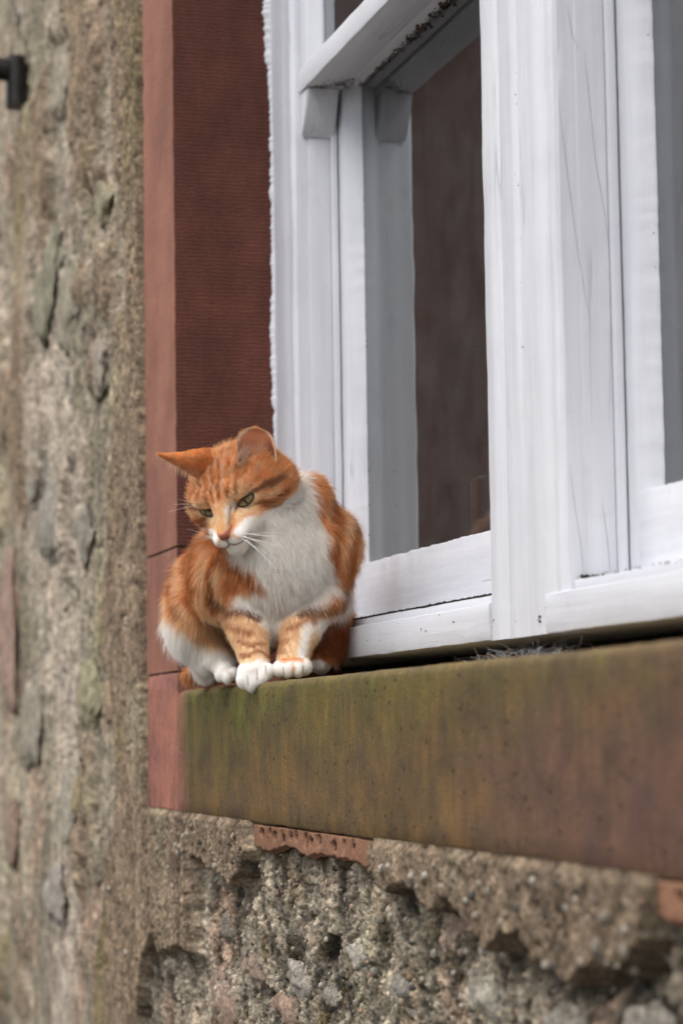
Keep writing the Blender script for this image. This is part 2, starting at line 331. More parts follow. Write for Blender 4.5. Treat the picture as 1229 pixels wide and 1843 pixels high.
def wall_fn(x, z):
    """depth (y, positive into the house) and colour of the wall face at x, z"""
    wx = x+.006*fbm(x*60, z*60, o=3, seed=11); wz = z+.005*fbm(x*60, z*60, o=3, seed=12)
    f1 = fbm(x*14, z*14, o=4, seed=1); f2 = fbm(x*70, z*70, o=4, seed=2, g=0.6); f3 = fbm(x*230, z*230, o=3, seed=3, g=0.65); big = fbm(x*3.2, z*3.2, o=3, seed=4)
    # bare, washed-out rubble core
    st = fbm(x*26, z*34, o=3, seed=5)
    core = 0.015-0.006*f1-0.003*np.abs(st)-0.0034*f2-0.0046*f3
    pits = np.where(x < -.17, .5, 1.0)*sstep(0.28, 0.55, fbm(x*45, z*38, o=3, seed=6)); core = core+0.011*pits
    # harl skin
    skin = -0.007-0.0025*f1-0.0018*f2-0.0016*f3+0.004*sstep(0.35, 0.6, fbm(x*90, z*90, o=2, seed=8))
    dA = poly_sd(PATCH_A, wx, wz); dB = poly_sd(PATCH_B, wx, wz)
    dL = np.maximum(wx-0.057-0.012*fbm(z*18, x*0, o=2, seed=9), 0)+0*z
    low = wz+0.275+0.05*fbm(x*7, z*0, o=3, seed=10)             # harl hangs on to about here under the sill, left part
    dl = np.maximum(wx-0.057, -low)
    lossL = sstep(0.02, 0.16, fbm(x*5.5, z*3.3, o=4, seed=14)+0.35*sstep(-0.37, -0.62, x)-0.25*sstep(-0.45, -0.2, x))*sstep(-0.24, -0.31, x)
    dl = np.where(lossL > .5, 0.01, dl)
    cav = sstep(.022, .002, np.minimum(dA, dB))*sstep(-.25, .25, fbm(x*24, z*20, o=3, seed=15)); core = core+.02*cav
    mL = (1-lossL)*sstep(0.004, -0.004, np.maximum(wx-0.057, -low-0.2*sstep(-.1, -.4, x)))
    m = np.maximum(np.maximum(sstep(.003, -.0015, dA), sstep(.003, -.0015, dB)), mL)
    # partly fallen harl left of the window reads shallower than the raw core under the sill
    depth_core = np.where(x < -0.17, core*0.6+.001, core)
    y = depth_core*(1-m)+skin*m
    # ragged dark edge where the harl stops against the dressed stone
    e = (x > -0.19) & (x < -0.163) & (z > -0.128)
    y = y+np.where(e, 0.035*sstep(-0.1765, -0.1715, x+.003*f2), 0)
    y = y+np.where((z < -0.118) & (z > -0.135) & (x > -.17), 0.004*sstep(-0.131, -0.126, z), 0)
    # colour
    t = np.clip(0.5+0.9*f1, 0, 1)[..., None]; u = np.clip(0.5+1.1*fbm(x*9, z*6, o=4, seed=20), 0, 1)[..., None]
    harl = np.array([.205, .158, .118])*(1-t)+np.array([.285, .225, .165])*t
    corec = np.array([.21, .19, .155])*(1-u)+np.array([.37, .325, .265])*u
    pink = sstep(.25, .5, fbm(x*11, z*9, o=3, seed=21))[..., None]; corec = corec*(1-.6*pink)+np.array([.36, .25, .19])*.6*pink
    c = corec*(1-m[..., None])+harl*m[..., None]
    lich = sstep(.2, .55, fbm(x*8, z*5, o=4, seed=22))[..., None]*0.5; c = c*(1-lich)+np.array([.32, .31, .215])*lich
    gl = sstep(.3, .6, fbm(x*13, z*6, o=3, seed=23))[..., None]*0.45*sstep(-.05, -.3, x)[..., None]; c = c*(1-gl)+np.array([.17, .16, .06])*gl
    pale = sstep(.1, .5, fbm(x*4, z*1.6, o=3, seed=24))[..., None]*sstep(-.5, -.8, x)[..., None]*.6; c = c*(1-pale)+np.array([.43, .385, .345])*pale
    c = c*(1-.62*(pits*(1-m)))[..., None]; mott = np.clip(1+1.8*fbm(x*38, z*38, o=4, seed=27, g=.65), .3, 1.75); lw = np.where(x < -.17, .35, 1.0); c = c*(1+(mott-1)*(1-.65*m)*lw)[..., None]; c = c*np.where(x < -.17, 1.12, 1.0)[..., None]
    moss = sstep(.1, .5, fbm(x*30, z*30, o=3, seed=25))*sstep(.15, .3, x)*sstep(1.0, .7, x)*(1-m)
    c = c*(1-.5*moss[..., None])+np.array([.14, .10, .035])*.5*moss[..., None]
    grit = np.clip(1+0.55*f3+0.45*f2, .35, 1.8)[..., None]
    warm = np.array([.89, .85, .79])*np.where(z < -.13, .93, 1.0)[..., None]*(1+.14*sstep(-.3, -.6, x))[..., None]
    return y, c*grit*warm
def wall_patch(name, xs, zs, kind=None, label=None):
    X, Z = np.meshgrid(xs, zs, indexing='ij'); y, c = wall_fn(X, Z)
    V = np.stack([X, y, Z], -1).reshape(-1, 3)
    o = raw(name, V, grid_faces(len(xs), len(zs), True), wall, [M_HARL], True, col=c.reshape(-1, 3))
    if label: o['label'] = label
    return o
xl, xe = -0.1665, 1.72
zt = 1.27
wall_patch('harl_face', lin(-1.75, xl, .0026), lin(-.36, 1.10, .0021), label='brown gritty harl beside the window, flaking off paler stone')
wall_patch('harl_face', np.concatenate([lin(xl, .0, .003), lin(.0, 1.30, .0017)[1:]]), lin(-.36, -.1245, .0012), label='broken harl and bare rubble under the sandstone sill')
wall_patch('harl_face', lin(-7, -1.75, .03), lin(-1.6, 3.2, .03)); wall_patch('harl_face', lin(-1.75, xl, .02), lin(1.10, 3.2, .02))
wall_patch('harl_face', lin(-1.75, 1.30, .02), lin(-1.6, -.36, .02)); wall_patch('harl_face', lin(1.30, xe, .01), lin(-1.6, -.1245, .01))
wall_patch('harl_face', lin(xe, 5, .03), lin(-1.6, 3.2, .03)); wall_patch('harl_face', lin(xl, xe, .02), lin(1.44, 3.2, .02))

def rock(name, cx, cz, rx, rz, ry, colr, seed, parent=wall, y0=0.0, label=None):
    bm = bmesh.new(); bmesh.ops.create_icosphere(bm, subdivisions=4, radius=1.0)
    V = np.array([v.co[:] for v in bm.verts]); F = np.array([[v.index for v in f.verts] for f in bm.faces]); bm.free()
    an = seed*1.7; ca_, sa_ = math.cos(an), math.sin(an)
    # knock flats off it so that it reads as a broken stone
    rr_ = np.random.default_rng(seed+90)
    for q in range(9):
        nv = rr_.normal(0, 1, 3)*[1, .35, 1]; nv /= np.linalg.norm(nv); dd = V@nv; lim = .55+.3*rr_.random(); V = V-np.clip(dd-lim, 0, None)[:, None]*nv*.9
    d = 1+.55*fbm(V[:, 0]*1.6+seed, V[:, 1]*1.6, V[:, 2]*1.6, 5, seed % 7, g=.6); V = V*d[:, None]
    V[:, 1] *= .8+.3*fbm(V[:, 0]*4+seed, V[:, 2]*4, o=3, seed=2)
    V = V*[rx, ry, rz]+[cx, y0, cz]
    V += 0.0026*fbm(V[:, 0]*150, V[:, 1]*200, V[:, 2]*200, 3, 5)[:, None]
    c = np.array(colr)*(1+.45*fbm(V[:, 0]*60, V[:, 1]*60, V[:, 2]*60, 4, 8)[:, None])
    o = raw(name, V, F, parent, [M_STONE], True, col=np.clip(c, .01, 1))
    if label: o['label'] = label
    return o
rocks = [(-.57, .008, .085, .040, (.34, .31, .17), 'yellow lichened stone left of the sill'), (-.43, -.005, .035, .028, (.36, .24, .13), None),
 (-.385, -.255, .035, .036, (.36, .22, .15), None), (-.53, .80, .03, .055, (.42, .26, .15), None), (-.46, .62, .05, .03, (.36, .32, .2), None),
 (-.80, .86, .09, .05, (.43, .37, .28), None), (-.72, .55, .08, .06, (.38, .34, .25), None), (-.50, .42, .06, .035, (.40, .33, .28), None),
 (-.95, .62, .12, .07, (.30, .29, .20), None), (-1.35, .12, .10, .12, (.40, .24, .19), 'pinkish stone at the far left edge'),
 (-.75, -.14, .06, .06, (.45, .41, .33), None), (-.66, -.12, .045, .03, (.41, .31, .15), None), (-1.32, -.20, .07, .05, (.30, .18, .13), None),
 (-.90, .25, .11, .06, (.34, .31, .27), None), (-1.1, -.02, .1, .07, (.38, .33, .26), None), (-.62, .22, .07, .04, (.33, .29, .24), None),
 (-.86, -.27, .09, .04, (.38, .33, .3), None), (-1.05, .36, .09, .05, (.42, .39, .33), None), (-.55, -.20, .05, .03, (.24, .2, .13), None),
 (.27, -.262, .05, .02, (.3, .2, .15), None), (.44, -.255, .045, .017, (.38, .34, .29), None), (.62, -.222, .035, .015, (.4, .37, .31), None),
 (.86, -.188, .028, .011, (.37, .25, .18), 'small pink stone exposed below the sill'), (.75, -.235, .04, .017, (.33, .31, .27), None), (.93, -.225, .045, .018, (.37, .34, .28), None),
 (1.08, -.228, .04, .016, (.32, .3, .26), None), (.40, -.285, .045, .018, (.34, .2, .14), None), (.55, -.262, .03, .014, (.26, .24, .2), None), (.16, -.235, .03, .016, (.22, .19, .15), None),
 (.13, -.30, .06, .03, (.33, .2, .15), None), (1.2, -.215, .035, .014, (.42, .38, .32), None)]
for i, (cx, cz, rx, rz, col, lb) in enumerate(rocks):
    m_ = .82; gcol = (.30, .27, .22); col = tuple(a*.6+b*.4 for a, b in zip(col, gcol))
    rock('stone', cx, cz, rx*1.25, rz*1.25, .011, col, i+3, y0=(.0075 if cx < 0 else .0195), label=lb)
# loose grit and pebbles stuck in the core: one mesh
def pebbles():
    Vs, Fs, Cs = [], [], []; off = 0
    bm = bmesh.new(); bmesh.ops.create_icosphere(bm, subdivisions=1, radius=1.0)
    V0 = np.array([v.co[:] for v in bm.verts]); F0 = np.array([[v.index for v in f.verts] for f in bm.faces]); bm.free()
    n = 1900; r = np.random.default_rng(21)
    x = np.where(r.random(n) < .72, r.uniform(-.1, 1.3, n), r.uniform(-1.3, -.19, n)); z = np.where(x > -.165, r.uniform(-.33, -.135, n), r.uniform(-.33, 1.08, n))
    y, c = wall_fn(x, z); s = .0012+.0036*r.random(n)**2.2
    pal = np.array([[.38, .34, .28], [.3, .26, .21], [.11, .10, .09], [.33, .23, .17], [.45, .41, .35], [.2, .15, .1]])
    for i in range(n):
        d = V0*(1+.35*(r.random((len(V0), 1))-.5))*s[i]*[1.1, .8, .9]
        Vs.append(d+[x[i], y[i], z[i]]); Fs.append(F0+off); off += len(V0); Cs.append(np.repeat(pal[[r.integers(6)]], len(V0), 0))
    o = raw('grit', np.concatenate(Vs), np.concatenate(Fs), wall, [M_STONE], True, col=np.concatenate(Cs)); tag(o, 'small pebbles and grit bedded in the wall', kind='stuff')
pebbles()

# ------------------------------------------------------------------ dressed sandstone
r = .003
jp = [(-.1655, .0), (-.15, .0), (-.10, .0004), (-.05, .0), (-r, .0), (-.0008, .0008), (0, r), (0, .04), (0, .08), (0, .12), (0, .17), (-.1655, .17)]
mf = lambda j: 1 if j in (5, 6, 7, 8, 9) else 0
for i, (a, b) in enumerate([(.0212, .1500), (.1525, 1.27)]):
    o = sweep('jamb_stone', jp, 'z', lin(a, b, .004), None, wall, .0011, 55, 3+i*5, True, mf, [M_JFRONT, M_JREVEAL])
    o['label'] = ['small lowest red jamb block on the sill end', 'tall tooled red jamb block beside the window'][i]
for a, b in ((.0194, .0212), (.150, .1525)):
    box('mortar_joint', (-.163, -.0012), (.0018, .17), (a, b), M_DARK, wall, .0002)
o = sweep('jamb_stone', [(-x+1.551, y) for x, y in jp][::-1], 'z', lin(.0212, 1.27, .01), None, wall, .001, 55, 30, True, None, [M_JFRONT]); o['label'] = 'right-hand red jamb stone'
box('lintel_stone', (-.1655, 1.7165), (0, .2), (1.272, 1.44), M_JFRONT, wall, .004, .001, 'x', .01).__setitem__('label', 'long red sandstone lintel')
def profile_sill(x):   # y,z outline with worn arris
    return [(.0015, -.126), (.0, -.1235), (0, -.11), (0, -.09), (0, -.07), (0, -.05), (0, -.03), (0, -.015), (.0004, -.0055), (.0022, -.0018), (.0055, -.0003), (.012, .0002), (.05, .0008), (.1, .001), (.20, .001), (.20, -.126)]
xs = lin(0, 1.7165, .0035); V = []; k = len(profile_sill(0))
for x in xs:
    p = np.array(profile_sill(x)); V.append(np.stack([np.full(k, x), p[:, 0], p[:, 1]], 1))
V = np.concatenate(V)
fr = V[:, 1] < .19
V[:, 1] += np.where(fr, .0009*fbm(V[:, 0]*50, V[:, 2]*50, o=4, seed=41)+.0009*fbm(V[:, 0]*9, V[:, 2]*9, o=2, seed=42), 0)
top = (V[:, 2] > -.008) & fr
chip = sstep(.25, .6, fbm(V[:, 0]*38, V[:, 0]*0, o=3, seed=43))
V[:, 2] += np.where(top, -.0016*chip*(V[:, 1] < .02)+.0007*fbm(V[:, 0]*60, V[:, 1]*60, o=3, seed=44), 0)
V[:, 2] += np.where(V[:, 2] < -.12, .0014*fbm(V[:, 0]*22, V[:, 0]*0, o=4, seed=45), 0)
F = [(i*k+j, i*k+(j+1) % k, (i+1)*k+(j+1) % k, (i+1)*k+j) for i in range(len(xs)-1) for j in range(k)]+[tuple(range(k)), tuple((len(xs)-1)*k+j for j in range(k))]
o = raw('sill_stone', V, F, wall, [M_SILL], False); bm = bmesh.new(); bm.from_mesh(o.data); bmesh.ops.recalc_face_normals(bm, faces=bm.faces); bm.to_mesh(o.data); bm.free()
o.data.polygons.foreach_set('use_smooth', np.ones(len(o.data.polygons), bool)); o.data.set_sharp_from_angle(angle=math.radians(50))
o['label'] = 'long sandstone sill, green with algae at the left and reddish at the right'
sweep('sill_stool', [(.0015, -.126), (0, -.124), (0, -.06), (0, .0), (0, .016), (.002, .0192), (.20, .0194), (.20, -.126)], 'x', lin(-.1655, -.0003, .004), M_SILL, wall, .0009, 50, 44, True)['label'] = 'pink end block of the sill under the jamb'
M_BASE = mk_jamb('rough_orange_sandstone', (0.20, 0.095, 0.055), (0.28, 0.15, 0.09), 'DIAGONAL', 30, 0.1)
M_PECK = simple('pecked_hollow', (0.06, 0.032, 0.02), 0.95)
def base_stone(x0, x1, edge, pecks, seed, label):
    xs = lin(x0, x1, .0018); zs0 = np.linspace(0, 1, 40); ex = np.array(edge)
    zb = np.interp(xs, ex[:, 0], ex[:, 1])+.0022*fbm(xs*120, xs*0, o=4, seed=seed)
    X = np.repeat(xs[:, None], 40, 1); Z = -.1272-.0006*fbm(X*40, X*0, o=2, seed=4)+(zb[:, None]+.1272)*zs0[None]
    Y = .0015+.0012*fbm(X*40, Z*40, o=3, seed=seed)+.0008*fbm(X*160, Z*160, o=3, seed=seed+1)
    Y += .006*sstep(.85, 1, zs0)[None]+.004*sstep(.06, 0, zs0)[None]
    pk = np.zeros_like(X)
    for (px_, pz_) in pecks:
        q = np.hypot((X-px_)/(.0068+.0022*math.sin(px_*700)), (Z-pz_)/(.0056+.0014*math.sin(px_*431)))+.35*fbm(X*150, Z*150, o=2, seed=9); pk = np.maximum(pk, sstep(1.1, .6, q))
    Y += pk*.0035
    V = np.stack([X, Y, Z], -1).reshape(-1, 3)
    nb = len(V); B = V.copy().reshape(len(xs), 40, 3)[:, -1]; B2 = B+[0, .04, 0]; Fq = grid_faces(len(xs), 40, True)
    i = np.arange(len(xs)-1); Fb = np.stack([i*40+39, nb+i, nb+i+1, (i+1)*40+39], 1)[:, ::-1]
    mi = np.concatenate([(pk.reshape(-1)[Fq].mean(1) > .6).astype(int), np.zeros(len(Fb), int)])
    o = raw('sill_base_stone', np.concatenate([V, B2]), np.concatenate([Fq, Fb]), wall, [M_BASE, M_PECK], True, mi=mi); o['label'] = label
base_stone(.330, .745, [(.33, -.1506), (.345, -.1506), (.385, -.1525), (.417, -.1480), (.45, -.1440), (.4769, -.1460), (.52, -.1510), (.54, -.1470), (.5691, -.1476), (.6374, -.1466), (.68, -.150), (.7315, -.1500), (.745, -.1505)],
           [(.362+i*.0248+.0055*math.sin(i*2.3), -.1345+.0018*math.sin(i*1.7)) for i in range(16) if i not in (9, 13)], 51, 'orange pecked sandstone strip exposed under the sill')
base_stone(1.250, 1.7165, [(1.25, -.148), (1.3, -.152), (1.4, -.146), (1.5, -.155), (1.72, -.15)], [(1.29+i*.03, -.136) for i in range(12)], 61, 'red sandstone strip exposed at the right end under the sill')
# ragged white brush line where the frame paint ran onto the reveal
def ragged():
    zs = lin(.05, 1.25, .0012); w = .0022+.0020*fbm(zs*75, zs*0, o=2, seed=73)+.0016*fbm(zs*330, zs*0, o=3, seed=71)+.0035*sstep(.0, .7, fbm(zs*9, zs*0, o=2, seed=72)); w = w+.007*sstep(.60, .84, zs)*(.6+.6*fbm(zs*420, zs*0, o=3, seed=4, g=.7))
    w = np.clip(w, .0006, .03)
    V = np.concatenate([np.stack([np.full_like(zs, .0022), .1085-w, zs], 1), np.stack([np.full_like(zs, .0022), np.full_like(zs, .112), zs], 1)])
    n = len(zs); i = np.arange(n-1); return V, np.stack([i, i+n, i+n+1, i+1], 1)
V, F = ragged(); Vb = V-[.0012, 0, 0]; V2 = np.concatenate([V, Vb]); n_ = len(V)
hz = n_//2; i = np.arange(hz-1); side = np.stack([i, i+1, i+1+n_, i+n_], 1)

# ------------------------------------------------------------------ sash windows
def sash_window(x0, label, full=True, right=False):
    """one box-frame sash window whose opening starts at x0"""
    w = thing('sash_window', label, 'window', 'pair of white sash windows'); X = lambda v: x0+v; D = .1086; ZT = 1.27
    zz = lin(.0235, ZT, .012)
    e = .0 if right else .0012
    # left outside lining: flat face, then a worn rounded nose back into the sash channel
    prof = [(X(e), D+.0004), (X(.030), D), (X(.0445), D+.0002), (X(.052), D+.0022), (X(.058), D+.0022), (X(.064), D+.0004), (X(.0715), D+.0016), (X(.0745), D+.0045), (X(.0752), D+.009), (X(.0752), .21), (X(e), .21)]
    if not right: prof = [(a if a < .03 else a+.011, b) for a, b in prof]
    nx = prof[-3][0]
    sweep('outside_lining', prof, 'z', zz, M_PAINT, w, .0010, 26, 81+int(x0*10), True)
    if not right:
        o_ = raw('paint_edge', np.concatenate([V2]), np.concatenate([F, side]), w, [M_PAINT], True); o_['label'] = 'ragged brushed edge of white paint on the red stone'
    # pulley stile with beads
    box('pulley_stile', (nx-.001, nx+.0012), (D+.018, .149), (.06, ZT), M_PAINT, w, .0004, .0003, 'z', .02)
    box('parting_bead', (nx-.001, nx+.0055), (.1495, .1568), (.055, ZT), M_PAINT, w, .0012, .0004, 'z', .02)
    # right linings
    if not right:
        box('outside_lining', (.6885, .7317), (D, .21), (.0235, ZT), M_PAINT, w, .0035, .0007, 'z', .01, 5)
        box('mullion_cover', (.7319, .7748), (D+.0016, .21), (.0235, ZT), M_PAINT, w, .0012, .0007, 'z', .01, 6)
    else: box('outside_lining', (X(.688), 1.5495), (D, .21), (.0235, ZT), M_PAINT, w, .0035, .0005, 'z', .02, 5)
    xa, xb = nx+.006, X(.683)
    sx0 = (.0435 if not right else X(.0392)); sx1 = .6875 if not right else X(.688)
    box('timber_sill', (sx0, sx1), (D-.0012, .25), (.0235, .0528), M_PAINTX, w, .0016, .0008, 'x', .012, 7)
    box('timber_sill_step', (nx+.001, sx1), (D+.0075, .25), (.0530, .0605), M_PAINTX, w, .001, .0005, 'x', .012, 8)
    # lower sash
    y0 = .1578; ls = thing_part('lower_sash', w)
    sw = (.1215 if not right else X(.1064))-xa
    prof = [(xa, y0), (xa+sw*.52, y0), (xa+sw*.58, y0+.0010), (xa+sw*.96, y0+.0150), (xa+sw, y0+.0178), (xa+sw, y0+.04), (xa, y0+.04)]
    o = sweep('sash_stile', prof, 'z', lin(.0635, .66, .004), M_PAINT, ls, .0004, 40, 88, True)
    co = np.zeros(len(o.data.vertices)*3); o.data.vertices.foreach_get('co', co); co = co.reshape(-1, 3)
    q = (np.abs(co[:, 0]-(xa+sw)) < .0035); co[q, 0] += .0013*fbm(co[q, 2]*170, co[q, 2]*0, o=4, seed=int(5+x0*10), g=.7)+.0006*sstep(.1, .5, fbm(co[q, 2]*23, co[q, 2]*0, o=2, seed=7))
    o.data.vertices.foreach_set('co', co.ravel()); o.data.update()
    box('sash_stile', (xb-.07, xb), (y0, y0+.04), (.0635, .66), M_PAINT, ls, .001, .0004, 'z', .02)
    zr = .1215
    prof = [(y0, .0632), (y0, .09), (y0, zr-.001), (y0+.0010, zr+.001), (y0+.0155, zr+.0028), (y0+.0178, zr+.003), (y0+.04, zr+.003), (y0+.04, .0632)]
    o = sweep('bottom_rail', prof, 'x', lin(xa+sw*.66, xb-.0705, .003), M_PAINTX, ls, .0005, 40, 90, True)
    co = np.zeros(len(o.data.vertices)*3); o.data.vertices.foreach_get('co', co); co = co.reshape(-1, 3)
    q = (co[:, 1] > y0+.0005) & (co[:, 2] > zr-.004); co[q, 2] += .0016*fbm(co[q, 0]*90, co[q, 0]*0, o=4, seed=9, g=.6); o.data.vertices.foreach_set('co', co.ravel()); o.data.update()
    box('meeting_rail', (xa+sw-.003, xb-.0705), (y0+.0008, y0+.04), (.6245, .66), M_PAINTX, ls, .001, .0004, 'x', .02)
    pane(ls, xa+sw-.006, xb-.067, zr-.001, .63, .1755, 'glass_pane')
    # upper sash
    us = thing_part('upper_sash', w); yu = .1186; ux = nx+.0015
    prof = [(ux, yu), (ux+.022, yu), (ux+.026, yu+.001), (ux+.040, yu+.0135), (ux+.041, yu+.0365), (ux, yu+.0365)]
    sweep('sash_stile', prof, 'z', lin(.6465, ZT, .01), M_PAINT, us, .0006, 40, 95, True)
    box('sash_stile', (xb-.05, xb), (yu, yu+.0365), (.6465, ZT), M_PAINT, us, .001, 0)
    box('meeting_rail', (ux, xb), (yu-.002, yu+.0385), (.6215, .646), M_PAINTX, us, .0014, .0007, 'x', .01, 12)
    # shaped horn below the meeting rail: ogee side in the x-z plane, thick in y
    zh = np.linspace(0, 1, 14); hx = .027*(1-zh**1.5)**.8*.85+.004*(1-zh)+.0015; hzz = .6213-.046*zh
    A = [(ux, .6213)]+[(ux+a, b) for a, b in zip(hx, hzz)]+[(ux, .5753)]
    Vh = np.array([(a, yu, b) for a, b in A]+[(a, yu+.034, b) for a, b in A]); kk = len(A)
    Fh = [tuple(range(kk)), tuple(range(kk, 2*kk))[::-1]]+[(j, j+kk, (j+1) % kk+kk, (j+1) % kk) for j in range(kk)]
    o = raw('sash_horn', Vh, Fh, us, [M_PAINT], False); bm = bmesh.new(); bm.from_mesh(o.data); bmesh.ops.recalc_face_normals(bm, faces=bm.faces); bmesh.ops.bevel(bm, geom=[e_ for e_ in bm.edges if e_.calc_face_angle(0) > 1.2], offset=.0012, segments=2, affect='EDGES'); bm.to_mesh(o.data); bm.free()
    pane(us, ux+.036, xb-.046, .643, ZT-.04, yu+.0155, 'glass_pane')
    box('top_rail', (ux+.0412, xb-.0502), (yu, yu+.036), (ZT-.045, ZT-.001), M_PAINTX, us, .001, 0)
    return w
def thing_part(name, parent):
    """an empty inside a window: the sash that slides, parent of its rails, stiles and pane"""
    o = bpy.data.objects.new(name, None); C.collection.objects.link(o); o.parent = parent; o.empty_display_size = .03; return o
def pane(parent, xa, xb, za, zb, y, name):
    V = [(xa, y, za), (xb, y, za), (xb, y, zb), (xa, y, zb), (xa, y+.003, za), (xb, y+.003, za), (xb, y+.003, zb), (xa, y+.003, zb)]
    F = [(0, 1, 2, 3), (7, 6, 5, 4), (0, 4, 5, 1), (1, 5, 6, 2), (2, 6, 7, 3), (3, 7, 4, 0)]
    return raw(name, V, F, parent, [M_GLASS, M_CLEAR], False, mi=[0, 1, 1, 1, 1, 1])
wl = sash_window(0.0, 'white sash window directly behind the cat')
wr = sash_window(.7756, 'white sash window cut off by the right edge of the picture', right=True)
# dirt lines in the joints of the left window
dr = raw('grime_line', *(lambda xs: (np.concatenate([np.stack([xs, np.full_like(xs, .1166), .0598+.0004*vnoise(xs*90, xs*0)], 1), np.stack([xs, np.full_like(xs, .1158), .0613+.0011*np.clip(vnoise(xs*170, xs*0, seed=2), 0, 1)+.0004], 1)]), np.stack([np.arange(len(xs)-1), np.arange(1, len(xs)), np.arange(1, len(xs))+len(xs), np.arange(len(xs)-1)+len(xs)], 1)))(lin(.11, .687, .0016)), wl, [M_DARK], True)
# house interior
room = thing('room', 'dark brown room seen dimly through the window glass', 'room')
def slab(n_, x, y, z, m_): return box(n_, x, y, z, m_, room, .001)
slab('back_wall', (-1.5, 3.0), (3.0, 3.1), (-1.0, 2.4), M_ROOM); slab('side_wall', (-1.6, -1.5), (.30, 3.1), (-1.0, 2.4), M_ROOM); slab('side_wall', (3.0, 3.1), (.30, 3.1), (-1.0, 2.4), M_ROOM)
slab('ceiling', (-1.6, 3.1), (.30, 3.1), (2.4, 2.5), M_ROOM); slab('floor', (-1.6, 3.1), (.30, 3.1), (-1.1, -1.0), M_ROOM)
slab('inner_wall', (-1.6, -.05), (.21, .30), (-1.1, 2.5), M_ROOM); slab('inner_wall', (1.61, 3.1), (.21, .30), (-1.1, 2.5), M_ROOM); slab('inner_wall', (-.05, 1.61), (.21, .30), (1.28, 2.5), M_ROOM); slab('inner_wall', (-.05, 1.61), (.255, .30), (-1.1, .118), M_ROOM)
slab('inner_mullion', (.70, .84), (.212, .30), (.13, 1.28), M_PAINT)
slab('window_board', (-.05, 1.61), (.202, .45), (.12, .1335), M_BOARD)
slab('cavity_back', (-.1, 1.68), (.203, .25), (-.12, .0225), M_DARK)
cb = thing('carton', 'small white carton with an orange edge standing inside the window', 'carton')
box('carton_body', (.267, .2945), (.2365, .30), (.1345, .1945), M_CARD, cb, .001); box('edge_strip', (.283, .2975), (.2325, .2395), (.1345, .1955), M_ORANGE, cb, .0008)
box('carton_lid', (.266, .2955), (.2405, .301), (.1945, .1985), M_CARD, cb, .001)

# unseen house, added so that the panes reflect dark stone instead of sky
nb = thing('added_reflection_house', 'unseen dark stone house, added to darken the reflections in the window panes', 'house')
M_NB = simple('dark_rubble', (0.105, 0.075, 0.058), 0.95, 0, .35, 3); M_SLATE = simple('slate', (0.05, 0.052, 0.058), 0.7, 0, .3, 5)
sweep('wall', [(-11.2, -7.5), (-7.6, -7.5), (-7.6, -1.3), (-11.2, -1.3)], 'z', [-1.6, 5.2], M_NB, nb)
sweep('roof', [(-11.6, 5.2), (-7.2, 5.2), (-9.4, 7.6)], 'x', [-7.9, -1.0], M_SLATE, nb) if False else None
Vr = [(-11.6, -7.9, 5.2), (-7.2, -7.9, 5.2), (-9.4, -7.9, 7.6), (-11.6, -.9, 5.2), (-7.2, -.9, 5.2), (-9.4, -.9, 7.6)]
raw('roof', Vr, [(0, 1, 2), (5, 4, 3), (0, 3, 4, 1), (1, 4, 5, 2), (2, 5, 3, 0)], nb, [M_SLATE], False)
for yy in (-6.2, -4.2):
    for zz0 in (-.4, 2.4):
        wf = box('window', (-7.6, -7.55), (yy, yy+.9), (zz0, zz0+1.5), M_PAINT, nb, .01); raw('pane', [(-7.545, yy+.08, zz0+.08), (-7.545, yy+.82, zz0+.08), (-7.545, yy+.82, zz0+1.42), (-7.545, yy+.08, zz0+1.42)], [(0, 1, 2, 3)], wf, [M_DARK], False)
box('door', (-7.6, -7.54), (-2.6, -1.7), (-1.6, .5), M_IRON, nb, .01)

# iron hook, far left of the wall
hk = thing('iron_hook', 'dark iron hook standing out of the wall at the top left', 'hook')
def tube(name, pts, rad, m, parent=None, seg=10, flat=1.0):
    P = np.array(pts, float); n = len(P); rad = np.broadcast_to(np.array(rad, float), (n,)); T = np.gradient(P, axis=0); T /= np.linalg.norm(T, axis=1)[:, None]+1e-12
    up = np.array([0.13, .2, .97]); V = []
    for i in range(n):
        a = np.cross(T[i], up); a = a/(np.linalg.norm(a)+1e-9); b = np.cross(T[i], a)
        for s in range(seg):
            t = 2*math.pi*s/seg; V.append(P[i]+rad[i]*(math.cos(t)*a*flat+math.sin(t)*b))
    F = [(i*seg+s, i*seg+(s+1) % seg, (i+1)*seg+(s+1) % seg, (i+1)*seg+s) for i in range(n-1) for s in range(seg)]
    F += [tuple(range(seg))[::-1], tuple((n-1)*seg+s for s in range(seg))]
    return raw(name, V, F, parent, [m], True)
t = np.linspace(0, 1, 9)
tube('hook_bar', [(-1.16, .02, .975), (-1.16, -.02, .982), (-1.16, -.045, .985), (-1.16, -.055, .975), (-1.16, -.058, .955), (-1.16, -.058, .93), (-1.16, -.058, .905)], [.018, .018, .019, .02, .019, .018, .014], M_IRON, hk, 12, 1.3)
box('wall_plate', (-1.185, -1.13), (-.022, .005), (.925, 1.0), M_IRON, hk, .012)

